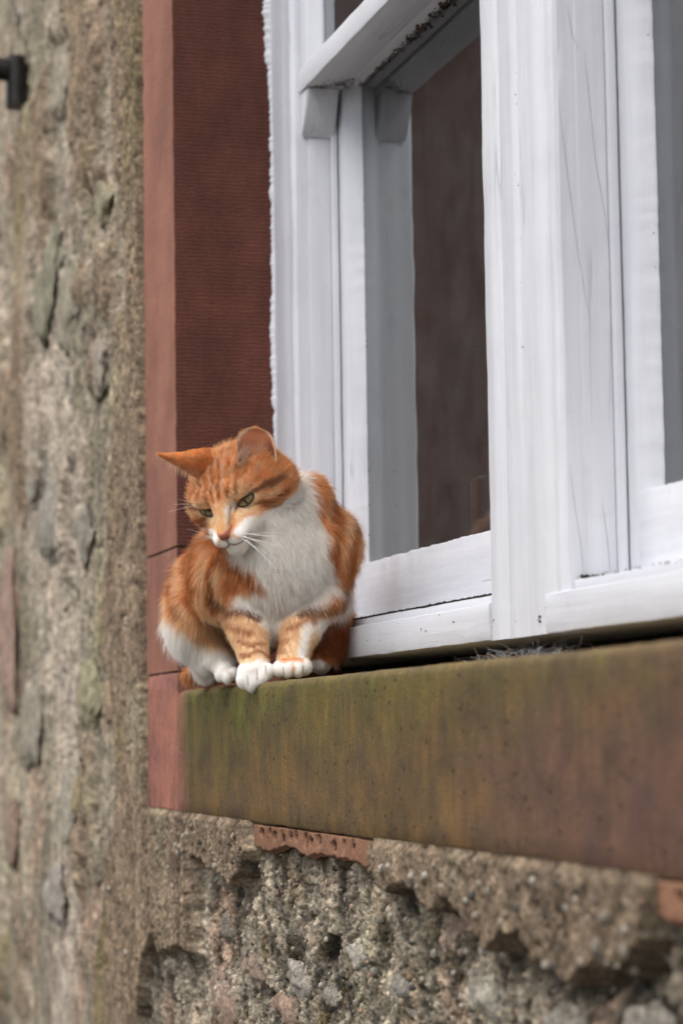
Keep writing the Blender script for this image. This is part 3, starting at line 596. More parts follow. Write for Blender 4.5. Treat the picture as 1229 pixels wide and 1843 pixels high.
# web, dust and straw in the gap under the frame
def threads(name, n, seed, m, label, r0, z0, spread):
    r_ = np.random.default_rng(seed); Vs = []; Fs = []; off = 0
    for i in range(n):
        x = .66+.25*r_.beta(2, 2.4); p0 = np.array([x, .098+.01*r_.random(), z0+.010*r_.random()]); d = r_.normal(0, 1, 3)*[1.4, .35, .05]; d /= np.linalg.norm(d)
        L = spread*(.4+r_.random()); K = 7; s = np.linspace(0, 1, K)[:, None]; bend = r_.normal(0, .8, 3)*[1, .4, .35]
        P = p0+d*L*s+bend*L*(s*(1-s))*2; P[:, 2] = np.clip(P[:, 2], .0012, .019); P[:, 1] = np.clip(P[:, 1], .085, .13)
        w_ = np.cross(d, [0, 0.3, 1]); w_ /= np.linalg.norm(w_)+1e-9
        rr = r0*(.6+.8*r_.random()); A = P+w_*rr; B = P-w_*rr*.5+np.array([0, -1, 0])*rr; D_ = P-w_*rr*.5+np.array([0, 1, 0])*rr
        V_ = np.stack([A, B, D_], 1).reshape(-1, 3); F_ = np.array([(k*3+a, k*3+(a+1) % 3, (k+1)*3+(a+1) % 3, (k+1)*3+a) for k in range(K-1) for a in range(3)])
        Vs.append(V_); Fs.append(F_+off); off += len(V_)
    o = raw(name, np.concatenate(Vs), np.concatenate(Fs), None, [m], True); tag(o, label, name.replace('_', ' '), kind='stuff'); return o
for i_, l_ in enumerate([[(.112, .4169), (.1144, .3921), (.1176, .3633), (.1207, .3345), (.1239, .3058), (.1287, .2731), (.1348, .2405)], [(.1211, .4843), (.124, .4636), (.129, .4513)], [(.1333, .4516), (.1357, .4267), (.1377, .4017), (.1403, .3686), (.1456, .3357), (.1495, .3028)], [(.1142, .1465), (.117, .1183), (.122, .0821), (.1231, .0625)], [(.1389, .1185), (.142, .0903), (.1438, .0625)]]):
    pp = np.array(l_); tt_ = np.linspace(0, 1, 24); yy_ = np.interp(tt_, np.linspace(0, 1, len(pp)), pp[:, 0])+.0002*vnoise(tt_*20, tt_*0, seed=i_); zz_ = np.interp(tt_, np.linspace(0, 1, len(pp)), pp[:, 1])
    tube('paint_crack', np.stack([np.full(24, .8521+.0002), yy_, zz_], 1), .00010*(1-(2*tt_-1)**4)+.00002, M_GRAYCRACK, wr, 4)
def specks(segs, name, label, parent, m, seed=9):
    r_ = np.random.default_rng(seed); bm = bmesh.new(); bmesh.ops.create_icosphere(bm, subdivisions=1, radius=1.0); V0 = np.array([v.co[:] for v in bm.verts]); F0 = np.array([[v.index for v in f.verts] for f in bm.faces]); bm.free(); Vs = []; Fs = []; off = 0
    for a, b, n, sz, jit in segs:
        a = np.array(a); b = np.array(b)
        for i in range(n):
            t = np.clip(r_.random()+.04*r_.normal(), 0, 1); p = a+(b-a)*t+r_.normal(0, 1, 3)*jit; s_ = sz*(.3+1.2*r_.random()**2)
            Vs.append(V0*(1+.4*(r_.random((len(V0), 1))-.5))*s_*[1.6, 1, .8]+p); Fs.append(F0+off); off += len(V0)
    o = raw(name, np.concatenate(Vs), np.concatenate(Fs), parent, [m], True); o['kind'] = 'stuff'; o['label'] = label
M_GRIME = simple('brown_grime', (0.10, 0.062, 0.032), .95, 0, .7, 300); M_GRIME2 = simple('dark_grime', (0.035, 0.028, 0.022), .95, 0, .5, 300)
specks([((.125, .1735, .6238), (.66, .1735, .6238), 1100, .0006, (.003, .0015, .0003)), ((.30, .1715, .6232), (.55, .1715, .6232), 50, .002, (.006, .002, .0004)), ((.10, .121, .6200), (.15, .160, .6205), 420, .0006, (.008, .006, .0003))], 'grime', 'brown mould along the underside of the meeting rail', wl, M_GRIME)
specks([((.092, .156, .60), (.0955, .1575, .6205), 70, .0013, (.001, .0005, .001)), ((.17, .1618, .135), (.17, .1618, .61), 60, .0006, (.0005, .0003, .001)), ((.11, .1165, .0612), (.685, .1165, .0612), 500, .0007, (.001, .0003, .0004)),
        ((.6885, .1085, .026), (.70, .1085, .045), 14, .0009, (.001, .0003, .003)), ((.7752, .108, .03), (.7752, .108, .60), 18, .0005, (.0003, .0003, .001)), ((.30, .1076, .03), (.66, .1076, .05), 16, .0008, (.004, .0001, .004))], 'grime', 'dark grime in the joints of the left window', wl, M_GRIME2, 10)
specks([((.855, .12, .0625), (.855, .157, .0625), 60, .0012, (.001, .001, .0006)), ((.8134, .1085, .026), (.8134, .1085, .05), 30, .0006, (.0003, .0003, .001)), ((.87, .1165, .0612), (1.5, .1165, .0612), 200, .0007, (.001, .0003, .0004)), ((.906, .1618, .135), (.906, .1618, .61), 10, .0005, (.0005, .0003, .001)), ((.797, .1076, .03), (.80, .1076, .036), 5, .0013, (.001, .0001, .002))], 'grime', 'dark grime in the joints of the right window', wr, M_GRIME2, 11)
threads('cobweb', 300, 5, M_WEB, 'grey dusty cobweb tangled in the gap under the mullion', .00014, .0012, .032)
threads('dry_straw', 16, 6, M_STRAW, 'bits of dry straw caught in the cobweb under the window frame', .0008, .002, .02)

#@CAT@
# ------------------------------------------------------------------ the cat
# modelled in a life-size local frame (half-millimetre units: X right, Y down, D towards the viewer), origin near its forepaws
ZC = 2.176
def CW(p):
    p = np.asarray(p, float); Z = ZC-p[..., 2]*ZC/FPX
    q = np.stack([(p[..., 0]-PX)/FPX*Z, (p[..., 1]-PY)/FPX*Z, Z], -1); return q@AX.T+CAMP
def rotm(a, b, c):
    ca, sa, cb, sb, cc, sc = math.cos(a), math.sin(a), math.cos(b), math.sin(b), math.cos(c), math.sin(c)
    return np.array([[cc, -sc, 0], [sc, cc, 0], [0, 0, 1]])@np.array([[1, 0, 0], [0, cb, -sb], [0, sb, cb]])@np.array([[ca, 0, sa], [0, 1, 0], [-sa, 0, ca]])
RH = rotm(-.44, .35, .47); HS = 1.17; H0 = np.array([400.0, 924.0, 0])-HS*(RH@np.array([0, -4.0, 66.0]))*[1, -1, 1]; H0[2] = -55.0; FL = np.array([1, -1, 1.0])
def h2i(p): return H0+HS*(np.asarray(p, float)@RH.T)*FL
def i2h(p): return ((np.asarray(p)-H0)*FL/HS)@RH
def sm(a, b, k):
    h = np.clip(.5+.5*(b-a)/k, 0, 1); return b*(1-h)+a*h-k*h*(1-h)
def ell(p, c, r):
    q = (p-np.array(c, np.float32))/np.array(r, np.float32); k0 = np.sqrt((q*q).sum(-1)); q /= np.array(r, np.float32); k1 = np.sqrt((q*q).sum(-1))+1e-6
    return k0*(k0-1)/k1
def cap(p, a, b, ra, rb):
    a = np.array(a, np.float32); b = np.array(b, np.float32); e = b-a; w = p-a; t = np.clip((w@e)/(e@e), 0, 1)
    return np.sqrt(((w-t[..., None]*e)**2).sum(-1))-(ra+(rb-ra)*t)
def body_sdf(p):
    d = ell(p, (500, 1015, -98), (82, 98, 76)); d = sm(d, ell(p, (494, 1105, -92), (30, 56, 30)), 20)
    for c, r in [((404, 1035, -130), (62, 82, 70)), ((588, 985, -135), (58, 72, 70)), ((490, 1020, -220), (142, 112, 105)), ((425, 1075, -330), (120, 108, 90)),
                 ((352, 1112, -258), (50, 72, 92)), ((587, 1112, -225), (44, 72, 85)), ((552, 905, -120), (42, 50, 50))]:
        d = sm(d, ell(p, c, r), 30)
    d = sm(d, cap(p, (480, 930, -85), (500, 1000, -120), 66, 80), 30)
    # haunch to hind foot, the other one in shadow
    d = sm(d, cap(p, (365, 1150, -225), (402, 1205, -190), 34, 17), 22); d = sm(d, cap(p, (590, 1150, -190), (578, 1195, -150), 34, 18), 22)
    # forelegs
    L = sm(cap(p, (424, 1075, -112), (448, 1138, -60), 44, 32), cap(p, (448, 1138, -60), (459, 1194, -14), 32, 26), 14)
    R = sm(cap(p, (572, 1075, -112), (541, 1136, -60), 42, 31), cap(p, (541, 1136, -60), (526, 1188, -14), 31, 27), 14)
    d = sm(d, np.minimum(L, R), 16); d = sm(d, ell(p, (370, 1180, -235), (26, 40, 30)), 14)
    pw = ell(p, (457, 1208, 6), (29, 22, 27))
    for c, r in [((438, 1223, 16), (12.5, 16, 15)), ((453, 1229, 21), (12, 17, 14)), ((470, 1221, 24), (12, 15, 14)), ((484, 1208, 18), (10, 14, 14))]: pw = sm(pw, ell(p, c, r), 8.5)
    pb = ell(p, (526, 1199, 4), (32, 17, 29))
    for c, r in [((502, 1205, 18), (11, 14, 15)), ((518, 1206, 26), (11.5, 14, 14)), ((537, 1205, 25), (11.5, 14, 14)), ((551, 1200, 14), (10, 14, 14))]: pb = sm(pb, ell(p, c, r), 8.5)
    ph = ell(p, (405, 1207, -185), (18, 17, 30))
    for c, r in [((397, 1215, -160), (10, 12, 12)), ((409, 1219, -154), (10, 12, 12)), ((421, 1212, -160), (9, 12, 12))]: ph = sm(ph, ell(p, c, r), 4)
    pr = ell(p, (572, 1192, -130), (17, 15, 26))
    for c, r in [((563, 1198, -112), (9, 10, 11)), ((575, 1198, -108), (9, 10, 11))]: pr = sm(pr, ell(p, c, r), 4)
    d = sm(d, np.minimum(np.minimum(pw, pb), np.minimum(ph, pr)), 8)
    t = sm(cap(p, (420, 1200, -400), (372, 1212, -410), 22, 19), cap(p, (372, 1212, -410), (345, 1216, -395), 19, 14), 8)
    return sm(d, t, 8)
def head_sdf(p):
    h = i2h(p).astype(np.float32)
    d = ell(h, (7, 7, -24), (70, 50, 68)); bx = h.copy(); bx[..., 0] = np.abs(bx[..., 0]-8)
    ax = h.copy(); ax[..., 0] = np.abs(ax[..., 0])
    d = sm(d, ell(bx, (44, -16, -18), (44, 40, 50)), 18)
    d = sm(d, ell(h, (0, -38, 32), (45, 29, 43)), 16)
    d = sm(d, ell(ax, (27, 15, 37), (21, 14, 17)), 10)
    d = sm(d, cap(h, (0, 18, 46), (0, -25, 92), 16, 8.5), 10)
    d = sm(d, cap(h, (0, -34, 52), (0, -38, 78), 25, 16), 10)
    d = sm(d, ell(ax, (13, -40, 75), (16, 13, 16)), 11)
    d = sm(d, ell(h, (0, -60, 68), (17, 14, 17)), 7)
    return -sm(-d, ell(ax, (33, -4, 76), (14, 9, 15)), 6)*HS
def full_sdf(p): return sm(body_sdf(p), head_sdf(p), 16)

STEP = 3.2
gx = np.arange(272, 690, STEP); gy = np.arange(765, 1262, STEP); gz = np.arange(-455, 85, STEP)
def surface_nets(gx, gy, gz):
    Fv = np.empty((len(gx), len(gy), len(gz)), np.float32)
    Y, Zg = np.meshgrid(gy, gz, indexing='ij')
    for i in range(0, len(gx), 8):
        xs = gx[i:i+8]; P = np.empty((len(xs),)+Y.shape+(3,), np.float32); P[..., 0] = xs[:, None, None]; P[..., 1] = Y; P[..., 2] = Zg; Fv[i:i+8] = full_sdf(P)
    s = Fv < 0; nx, ny, nz = Fv.shape
    cnt = np.zeros((nx-1, ny-1, nz-1), np.int8); acc = np.zeros((nx-1, ny-1, nz-1, 3), np.float32)
    cor = [(a, b, c) for a in (0, 1) for b in (0, 1) for c in (0, 1)]
    sl = lambda o: tuple(slice(o[k], Fv.shape[k]-1+o[k]) for k in range(3))
    for a in cor:
        for k in range(3):
            if a[k] == 0:
                b = list(a); b[k] = 1; va = Fv[sl(a)]; vb = Fv[sl(b)]; cr = (va < 0) != (vb < 0)
                t = np.where(cr, va/(va-vb+1e-12), 0); cnt += cr; q = np.zeros(acc.shape, np.float32)
                for m in range(3): q[..., m] = a[m]
                q[..., k] += t; acc += q*cr[..., None]
    act = cnt > 0; idx = -np.ones(act.shape, np.int64); idx[act] = np.arange(act.sum()); ii = np.argwhere(act)
    V = ii+acc[act]/cnt[act][:, None]; V = V*STEP+[gx[0], gy[0], gz[0]]; F = []
    for k in range(3):
        u, v = [(1, 2), (2, 0), (0, 1)][k]; o = [0, 0, 0]; o[k] = 1
        A = s[tuple(slice(0, s.shape[m]-o[m]) for m in range(3))]; B = s[tuple(slice(o[m], None) for m in range(3))]
        for flip, cr in ((False, A & ~B), (True, ~A & B)):
            e = np.argwhere(cr); e = e[(e[:, u] > 0) & (e[:, v] > 0)]; e = e[(e[:, u] < act.shape[u]) & (e[:, v] < act.shape[v]) & (e[:, k] < act.shape[k])]
            du = np.zeros(3, int); du[u] = 1; dv = np.zeros(3, int); dv[v] = 1; g_ = lambda q: idx[q[:, 0], q[:, 1], q[:, 2]]
            f = np.stack([g_(e), g_(e-du), g_(e-du-dv), g_(e-dv)], 1); F.append(f[:, ::-1] if flip else f)
    return V, np.concatenate(F)
CV, CF = surface_nets(gx, gy, gz)
def grad(p, f=full_sdf, e=1.5):
    g_ = np.stack([f((p+np.eye(3)[k]*e).astype(np.float32))-f((p-np.eye(3)[k]*e).astype(np.float32)) for k in range(3)], -1); return g_/(np.linalg.norm(g_, axis=-1, keepdims=True)+1e-9)
CN = grad(CV)
for _ in range(2):
    CV = CV-CN*full_sdf(CV.astype(np.float32))[:, None]*.7; CN = grad(CV)
reg = np.where(head_sdf(CV.astype(np.float32)) < body_sdf(CV.astype(np.float32)), 1, 0)
flow = np.zeros_like(CV)
# ears: cupped shells, outer and inner skin, joined into the same body mesh
def ear(line, across, cup, hw, cupd, rid):
    global CV, CF, CN, reg, flow
    L = np.array(line, float); nu, nv = 25, 26; ts = np.linspace(0, 1, len(L)); v = np.linspace(0, 1, nv)
    ctr = np.stack([np.interp(v, ts, L[:, k]) for k in range(3)], 1); w = np.interp(v, np.linspace(0, 1, len(hw)), hw); cd = np.interp(v, np.linspace(0, 1, len(cupd)), cupd)
    ac = np.array(across, float); ac /= np.linalg.norm(ac); cu = np.array(cup, float); cu /= np.linalg.norm(cu); u = np.linspace(-1, 1, nu); sh = []
    for th in (0, 1):
        P = ctr[:, None]+ac*(u[None, :, None]*w[:, None, None])+cu*((1-u[None]**2)*(cd-th*2.6)[:, None]-0.9*th)[..., None]
        sh.append(P)
    for th, P in enumerate(sh):
        n = len(CV); f = grid_faces(nv, nu, th == 1); Tu = np.gradient(P, axis=1); Tv = np.gradient(P, axis=0); nn = np.cross(Tu, Tv); nn /= np.linalg.norm(nn, axis=-1, keepdims=True)+1e-9
        sg = 1 if th == 0 else -1; nn *= np.sign((nn*cu).sum(-1, keepdims=True))*sg
        CV = np.concatenate([CV, P.reshape(-1, 3)]); CF = np.concatenate([CF, f+n]); CN = np.concatenate([CN, nn.reshape(-1, 3)]); reg = np.concatenate([reg, np.full(P.size//3, rid+th)])
        flow = np.concatenate([flow, (Tv/(np.linalg.norm(Tv, axis=-1, keepdims=True)+1e-9)).reshape(-1, 3)])
    n1 = len(CV)-nu*nv; n0 = n1-nu*nv; rim = [r_*nu for r_ in range(nv)]+[(nv-1)*nu+c for c in range(1, nu)]+[r_*nu+nu-1 for r_ in range(nv-2, -1, -1)]
    rim = np.array(rim); CF = np.concatenate([CF, np.stack([n0+rim[:-1], n0+rim[1:], n1+rim[1:], n1+rim[:-1]], 1)])
def surfD(x, y):
    q = np.linspace(80, -150, 231); v = full_sdf(np.stack([np.full(231, x), np.full(231, y), q], 1).astype(np.float32)); return q[np.argmax(v < 0)] if (v < 0).any() else -60
sD = float(surfD(461, 838))
print('earD', sD, surfD(461, 815), surfD(372, 842))
ear([(463, 846, sD-1), (463, 824, sD-1), (461, 797, sD-6), (460, 780, sD-11), (460, 769.5, sD-15)], (1, .10, -.30), (.25, -.15, -1), [36+1.2*min(1, q*4)-0 if q < .3 else 37.2*max(0, 1-((q-.3)/.7)**2.4)**.5+1.0*0 for q in np.linspace(0, 1, 26)], [34, 33, 29, 22, 13, 4], 2)
ear([(392, 840, -60), (362, 838, -44), (338, 834, -34), (312, 826, -26), (285, 818, -18)], (.30, 1, -.35), (-.15, -.35, 1), [38, 36, 31.5, 26, 20, 14, 8.5, 3.5], [22, 20, 16, 10, 3], 4)

def pld(P, pts):
    d = np.full(P.shape[:-1], 1e9); pts = np.array(pts, float)
    for a, b in zip(pts[:-1], pts[1:]):
        e = b-a; w = P-a; t = np.clip((w@e)/(e@e), 0, 1); d = np.minimum(d, np.sqrt(((w-t[..., None]*e)**2).sum(-1)))
    return d
OR = np.array([.78, .38, .155]); DK = np.array([.40, .125, .035]); CR = np.array([.90, .68, .45]); WH = np.array([.98, .94, .89]); BR = np.array([.17, .065, .03])
BIB = np.array([(530, 846), (548, 850), (562, 885), (568, 925), (582, 965), (592, 1005), (606, 1040), (600, 1060), (580, 1075), (562, 1092), (540, 1098), (515, 1112), (503, 1135), (492, 1168), (484, 1160), (478, 1135), (460, 1112), (436, 1100), (422, 1086), (415, 1068), (430, 1062), (462, 1052), (474, 1040), (455, 1022), (425, 1005), (400, 960), (480, 900)], float)
BELLY = np.array([(280, 1090), (300, 1098), (318, 1118), (345, 1140), (385, 1160), (420, 1172), (436, 1200), (440, 1260), (362, 1260), (345, 1215), (250, 1180)], float)
FLANK = np.array([(600, 1052), (628, 1046), (660, 1030), (660, 1062), (636, 1074), (622, 1105), (596, 1128), (575, 1150), (560, 1120), (590, 1100), (612, 1075)], float)
def paint(P, rg, nrm):
    """coat colour of the points P (local frame)"""
    X, Y, D = P[:, 0], P[:, 1], P[:, 2]; n = len(P)
    wx = X+7*fbm(X/22, Y/30, o=3, seed=31)+3*vnoise(X/5, Y/8, seed=6); wy = Y+7*fbm(X/22, Y/30, o=3, seed=32); Q = np.stack([wx, wy], 1)
    def lay(c, col, m): return c*(1-m[:, None])+np.asarray(col)*m[:, None]
    def line(c, pts, w, col, s=1.0): return lay(c, col, s*sstep(w, w*.35, pld(Q, pts)))
    def poly(c, pg, col, soft=7, s=1.0): return lay(c, col, s*sstep(soft, -soft, poly_sd(pg, wx, wy)))
    c = np.repeat(OR[None], n, 0)
    c = lay(c, DK, .35*sstep(.1, .5, fbm(X/20, Y/34, D/60, o=3, seed=33))); c = lay(c, CR, .6*sstep(.0, .45, fbm(X/16, Y/30, D/50, o=3, seed=34)))
    # mackerel bands round flank and shoulder
    for pts, w in [([(352, 950), (332, 1000), (328, 1060), (340, 1105)], 9), ([(380, 985), (362, 1030), (364, 1075), (385, 1120)], 9), ([(312, 1010), (300, 1050), (303, 1090)], 7), ([(402, 1005), (392, 1040), (400, 1075)], 8), ([(612, 920), (618, 965), (612, 1015)], 8), ([(640, 955), (646, 995), (638, 1030)], 6)]: c = line(c, pts, w, CR, .6)
    for pts, w in [([(340, 965), (318, 1010), (314, 1060), (322, 1100)], 8), ([(366, 965), (346, 1015), (346, 1070), (362, 1118)], 8), ([(398, 990), (376, 1040), (380, 1085)], 8), ([(590, 895), (602, 950), (596, 1015)], 10), ([(628, 930), (634, 985), (624, 1040)], 9), ([(652, 950), (657, 1000)], 6)]: c = line(c, pts, w, DK, .8)
    lowc = sstep(1085, 1120, wy)*sstep(-60, -130, D)*(X < 470); c = lay(c, CR, .55*lowc)
    # forelegs
    leg = sstep(1085, 1110, wy)*sstep(-115, -80, D); c = lay(c, CR, .85*leg)
    c = poly(c, BIB, WH, 7, sstep(-330, -230, D))
    c = poly(c, BELLY, WH, 9); c = poly(c, FLANK, WH, 7, .95)
    for pts, w, s in [([(398, 1004), (425, 1018), (448, 1034), (470, 1046)], 10, .8), ([(378, 1062), (396, 1084), (418, 1094), (446, 1103), (462, 1112)], 10, .85), ([(382, 1085), (395, 1108)], 9, .6),
                      ([(412, 1124), (430, 1134), (452, 1136)], 7, .6), ([(430, 1152), (452, 1160), (474, 1158)], 6, .65), ([(438, 1178), (458, 1172), (480, 1178)], 6, .75),
                      ([(545, 1104), (566, 1092), (592, 1090), (606, 1082), (614, 1055)], 10, .85), ([(600, 1090), (592, 1104), (575, 1108)], 8, .5), ([(506, 1170), (512, 1150)], 8, .4), ([(520, 1130), (545, 1120), (566, 1116)], 8, .5)]:
        c = line(c, pts, w, DK if s < .84 else BR*1.35, s*1.0)
    # white inside of the right foreleg, socks and toes
    c = lay(c, WH, sstep(14, 4, pld(Q, [(556, 1128), (546, 1160), (540, 1190)]))*leg)
    sock = sstep(1184, 1192, wy+.04*(X-490))*(D > -240); c = lay(c, WH, sock)
    c = lay(c, OR*1.05, .85*sstep(7, 2, pld(Q, [(510, 1188), (525, 1185), (540, 1188)]))*(D > -60)); c = lay(c, OR*1.1, .6*sstep(3.5, 1.5, pld(Q, [(528, 1188), (529, 1212)]))*(D > -20))
    for pts in [[(462, 1204), (463, 1222)], [(478, 1198), (480, 1212)], [(445, 1216), (446, 1232)], [(510, 1200), (510, 1216)], [(528, 1202), (528, 1216)], [(545, 1198), (545, 1212)]]: c = lay(c, (.34, .25, .22), .6*sstep(2.2, .8, pld(P[:, :2], pts))*(D > 5))
    # haunch on the right: its shade is painted into the coat as deep ginger
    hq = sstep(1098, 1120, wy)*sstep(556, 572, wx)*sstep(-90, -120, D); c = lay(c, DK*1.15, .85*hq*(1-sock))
    c = lay(c, OR*.9, (D < -372).astype(float)*(Y > 1185))
    # ---- head, in its own frame
    h = i2h(P); hx, hy, hz = h[:, 0], h[:, 1], h[:, 2]; a = np.abs(hx)
    wa = a+2.2*fbm(hx/15, hy/17, hz/15, 4, 41)+1.2*vnoise(hx/3, hy/6, seed=2); wb = hy+3*fbm(hx/12, hy/12, hz/12, 3, 42); HQ = np.stack([wa, wb], 1)
    hc = np.repeat((OR*1.0)[None], n, 0)
    hc = lay(hc, CR, .55*sstep(-.1, .4, fbm(hx/10, hy/13, hz/10, 4, 93))); hc = lay(hc, CR, .7*sstep(38, 14, np.hypot(a-33, hy+3))*(hz > 20))
    def hl(pts, w, col, s, zmin=-20): 
        nonlocal hc; hc = lay(hc, col, s*sstep(w, w*.3, pld(HQ, pts))*sstep(zmin-10, zmin+10, hz))
    bk = sstep(-.35, .15, fbm(hx/9, hy/11, hz/9, 3, 91))
    hl([(5, 14), (6, 40), (5, 68)], 4.2, DK*.9, .7*bk); hl([(17, 14), (19, 40), (22, 66)], 4.2, DK*.9, .75*bk); hl([(30, 16), (33, 38), (40, 58)], 4.6, DK*.9, .65*bk); hl([(11, 24), (12, 60)], 3, CR, .5); hl([(25, 22), (27, 50)], 3, CR, .45)
    hl([(46, 1), (58, 3), (72, 0), (86, -4)], 6.5, BR*1.6, .85, -60); hl([(44, -16), (56, -22), (70, -24), (84, -22)], 5.5, DK, .85, -60); hl([(48, -6), (62, -10), (78, -12)], 4, CR, .6, -60)
    hl([(50, -26), (64, -34), (78, -34)], 4.5, DK, .7, -60); hl([(54, 12), (70, 14), (84, 10)], 4, OR, .6, -60)
    hl([(14, 7), (10, -6), (11, -16)], 5, CR, .85, 20); hl([(13, 2), (14, -8)], 4, WH, .8, 30); hl([(0, 8), (0, -22)], 8.5, CR*.85, .5, 30); hl([(12, -16), (13, -28)], 4.5, DK*1.4, .6, 40)
    hl([(0, -8), (0, -24)], 6, OR*1.0, .75, 60); hc = lay(hc, OR*.8, .55*sstep(-.1, .4, fbm(hx/5, hy/9, hz/9, 3, 88))*sstep(16, 8, a)*(hy > -24)*(hy < 12)*(hz > 40))
    # eye surround: pale rim below, dark inner corner
    hl([(20, -10), (30, -17), (44, -12), (48, -4)], 4.5, CR*1.1, .9, 20); hl([(17, -11), (22, -7)], 3.2, BR, .85, 20)
    wm = np.maximum(sstep(-32, -39, wb-.10*np.clip(wa-14, 0, 60)+7*sstep(22, 34, wa))*sstep(22, 40, hz), sstep(-33, -41, wb-.05*wa)*sstep(-75, -50, hz)); wm = np.maximum(wm, sstep(9, 4, np.hypot((wa-27)/2.3, wb+33))*sstep(30, 45, hz))
    hc = lay(hc, WH, wm); hl([(10, -32), (15, -37), (17, -42)], 4.5, OR, .6, 60)
    ml = np.minimum(pld(np.stack([a, hy], 1), [(0, -34), (0, -44)]), pld(np.stack([a, hy], 1), [(0, -45), (8, -51), (18, -51), (26, -47)])); hc = lay(hc, (.12, .06, .05), .75*sstep(2.4, .8, ml)*(hz > 52))
    c = np.where((rg == 1)[:, None], hc, c)
    e_out = (rg == 2) | (rg == 4); e_in = (rg == 3) | (rg == 5)
    eo = np.repeat((OR*1.05)[None], n, 0)*(1+.25*fbm(X/8, Y/8, o=3, seed=77))[:, None]; eo = lay(eo, DK*1.3, .4*sstep(330, 385, X)*(rg == 4))
    ei = np.repeat(np.array([[.62, .24, .13]]), n, 0); ei = lay(ei, (.16, .06, .04), np.maximum(sstep(462, 486, X), .55)*sstep(776, 806, Y)*.9*(rg == 3)); ei = lay(ei, CR, (rg == 5)*.8)  # shading inside the upright ear is painted in, darkest low on the right
    rim = sstep(4.2, 1.2, pld(P[:, :2], [(427, 835), (424.5, 800), (433, 781), (447, 771), (461, 768), (478, 774), (490, 787), (497, 810), (499, 835)]))*(rg == 3); ei = lay(ei, CR, .8*rim)
    rim = sstep(4, 1, pld(P[:, :2], [(284, 818), (300, 831), (325, 851), (347, 866)])); eo = lay(eo, CR, .8*rim*(rg == 4))
    c = np.where(e_out[:, None], eo, c); c = np.where(e_in[:, None], ei, c); return c
def mk_fur(name, strand):
    m, n, b = mat(name, rough=.62 if strand else .9, spec=.25 if strand else .05); a = N(n, 'ShaderNodeAttribute', attribute_name='Col')
    if strand:
        n.links.new(a.outputs['Color'], b.inputs['Base Color']); tl = N(n, 'ShaderNodeBsdfTranslucent'); n.links.new(a.outputs['Color'], tl.inputs[0])
        mx = N(n, 'ShaderNodeMixShader'); mx.inputs[0].default_value = .5; o_ = [q for q in n.nodes if q.type == 'OUTPUT_MATERIAL'][0]
        n.links.new(b.outputs[0], mx.inputs[1]); n.links.new(tl.outputs[0], mx.inputs[2]); n.links.new(mx.outputs[0], o_.inputs[0])
    else: n.links.new(a.outputs['Color'], b.inputs['Base Color'])
    return m
M_SKIN = mk_fur('cat_skin', False); M_FUR = mk_fur('cat_fur', True)
cat = thing('cat', 'ginger and white cat crouching on the window sill, head lowered to the left', 'cat')
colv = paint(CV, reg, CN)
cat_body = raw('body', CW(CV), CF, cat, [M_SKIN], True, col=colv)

# eyes: domed almond patches in the sockets, lids as dark rims
def mk_eye():
    m, n, b = mat('cat_eye', rough=.06, spec=.6); a = N(n, 'ShaderNodeVertexColor', layer_name='Col'); n.links.new(a.outputs[0], b.inputs['Base Color'])
    b.inputs['Coat Weight'].default_value = .6; b.inputs['Coat Roughness'].default_value = .03; return m
M_EYE = mk_eye(); M_LID = simple('eye_rim', (.07, .035, .025), .5); M_NOSE = simple('nose_leather', (.46, .15, .10), .5, 0, .15, 200); M_WHISK = simple('whisker', (.85, .84, .8), .4, 0, .02)
EYES = []
for sx in (1, -1):
    o0 = np.array([sx*33.5, -4.0, 0]); zz_ = np.linspace(90, 30, 121); pr = h2i(np.stack([np.full(121, o0[0]), np.full(121, o0[1]), zz_], 1)).astype(np.float32); sdv = full_sdf(pr); zc = zz_[np.argmax(sdv < 0)]
    nrm = np.array([sx*.36, .02, .93]); nrm /= np.linalg.norm(nrm); exv = np.array([nrm[2], 0, -nrm[0]]); exv /= np.linalg.norm(exv); eyv = np.cross(nrm, exv)
    ti = -.22*sx; e1 = exv*math.cos(ti)*1+eyv*math.sin(-ti)*1; e2 = np.cross(nrm, e1); EYES.append((o0+[0, 0, zc], e1, e2, nrm))
def almond(u, sx):   # upper and lower lid heights at u in -1..1 (u towards the outer corner = sx)
    q = np.clip(1-u*u, 0, 1); up = 4.2*q**.5*(1+.15*u*sx); lo = -8.2*q**.62; return up, lo
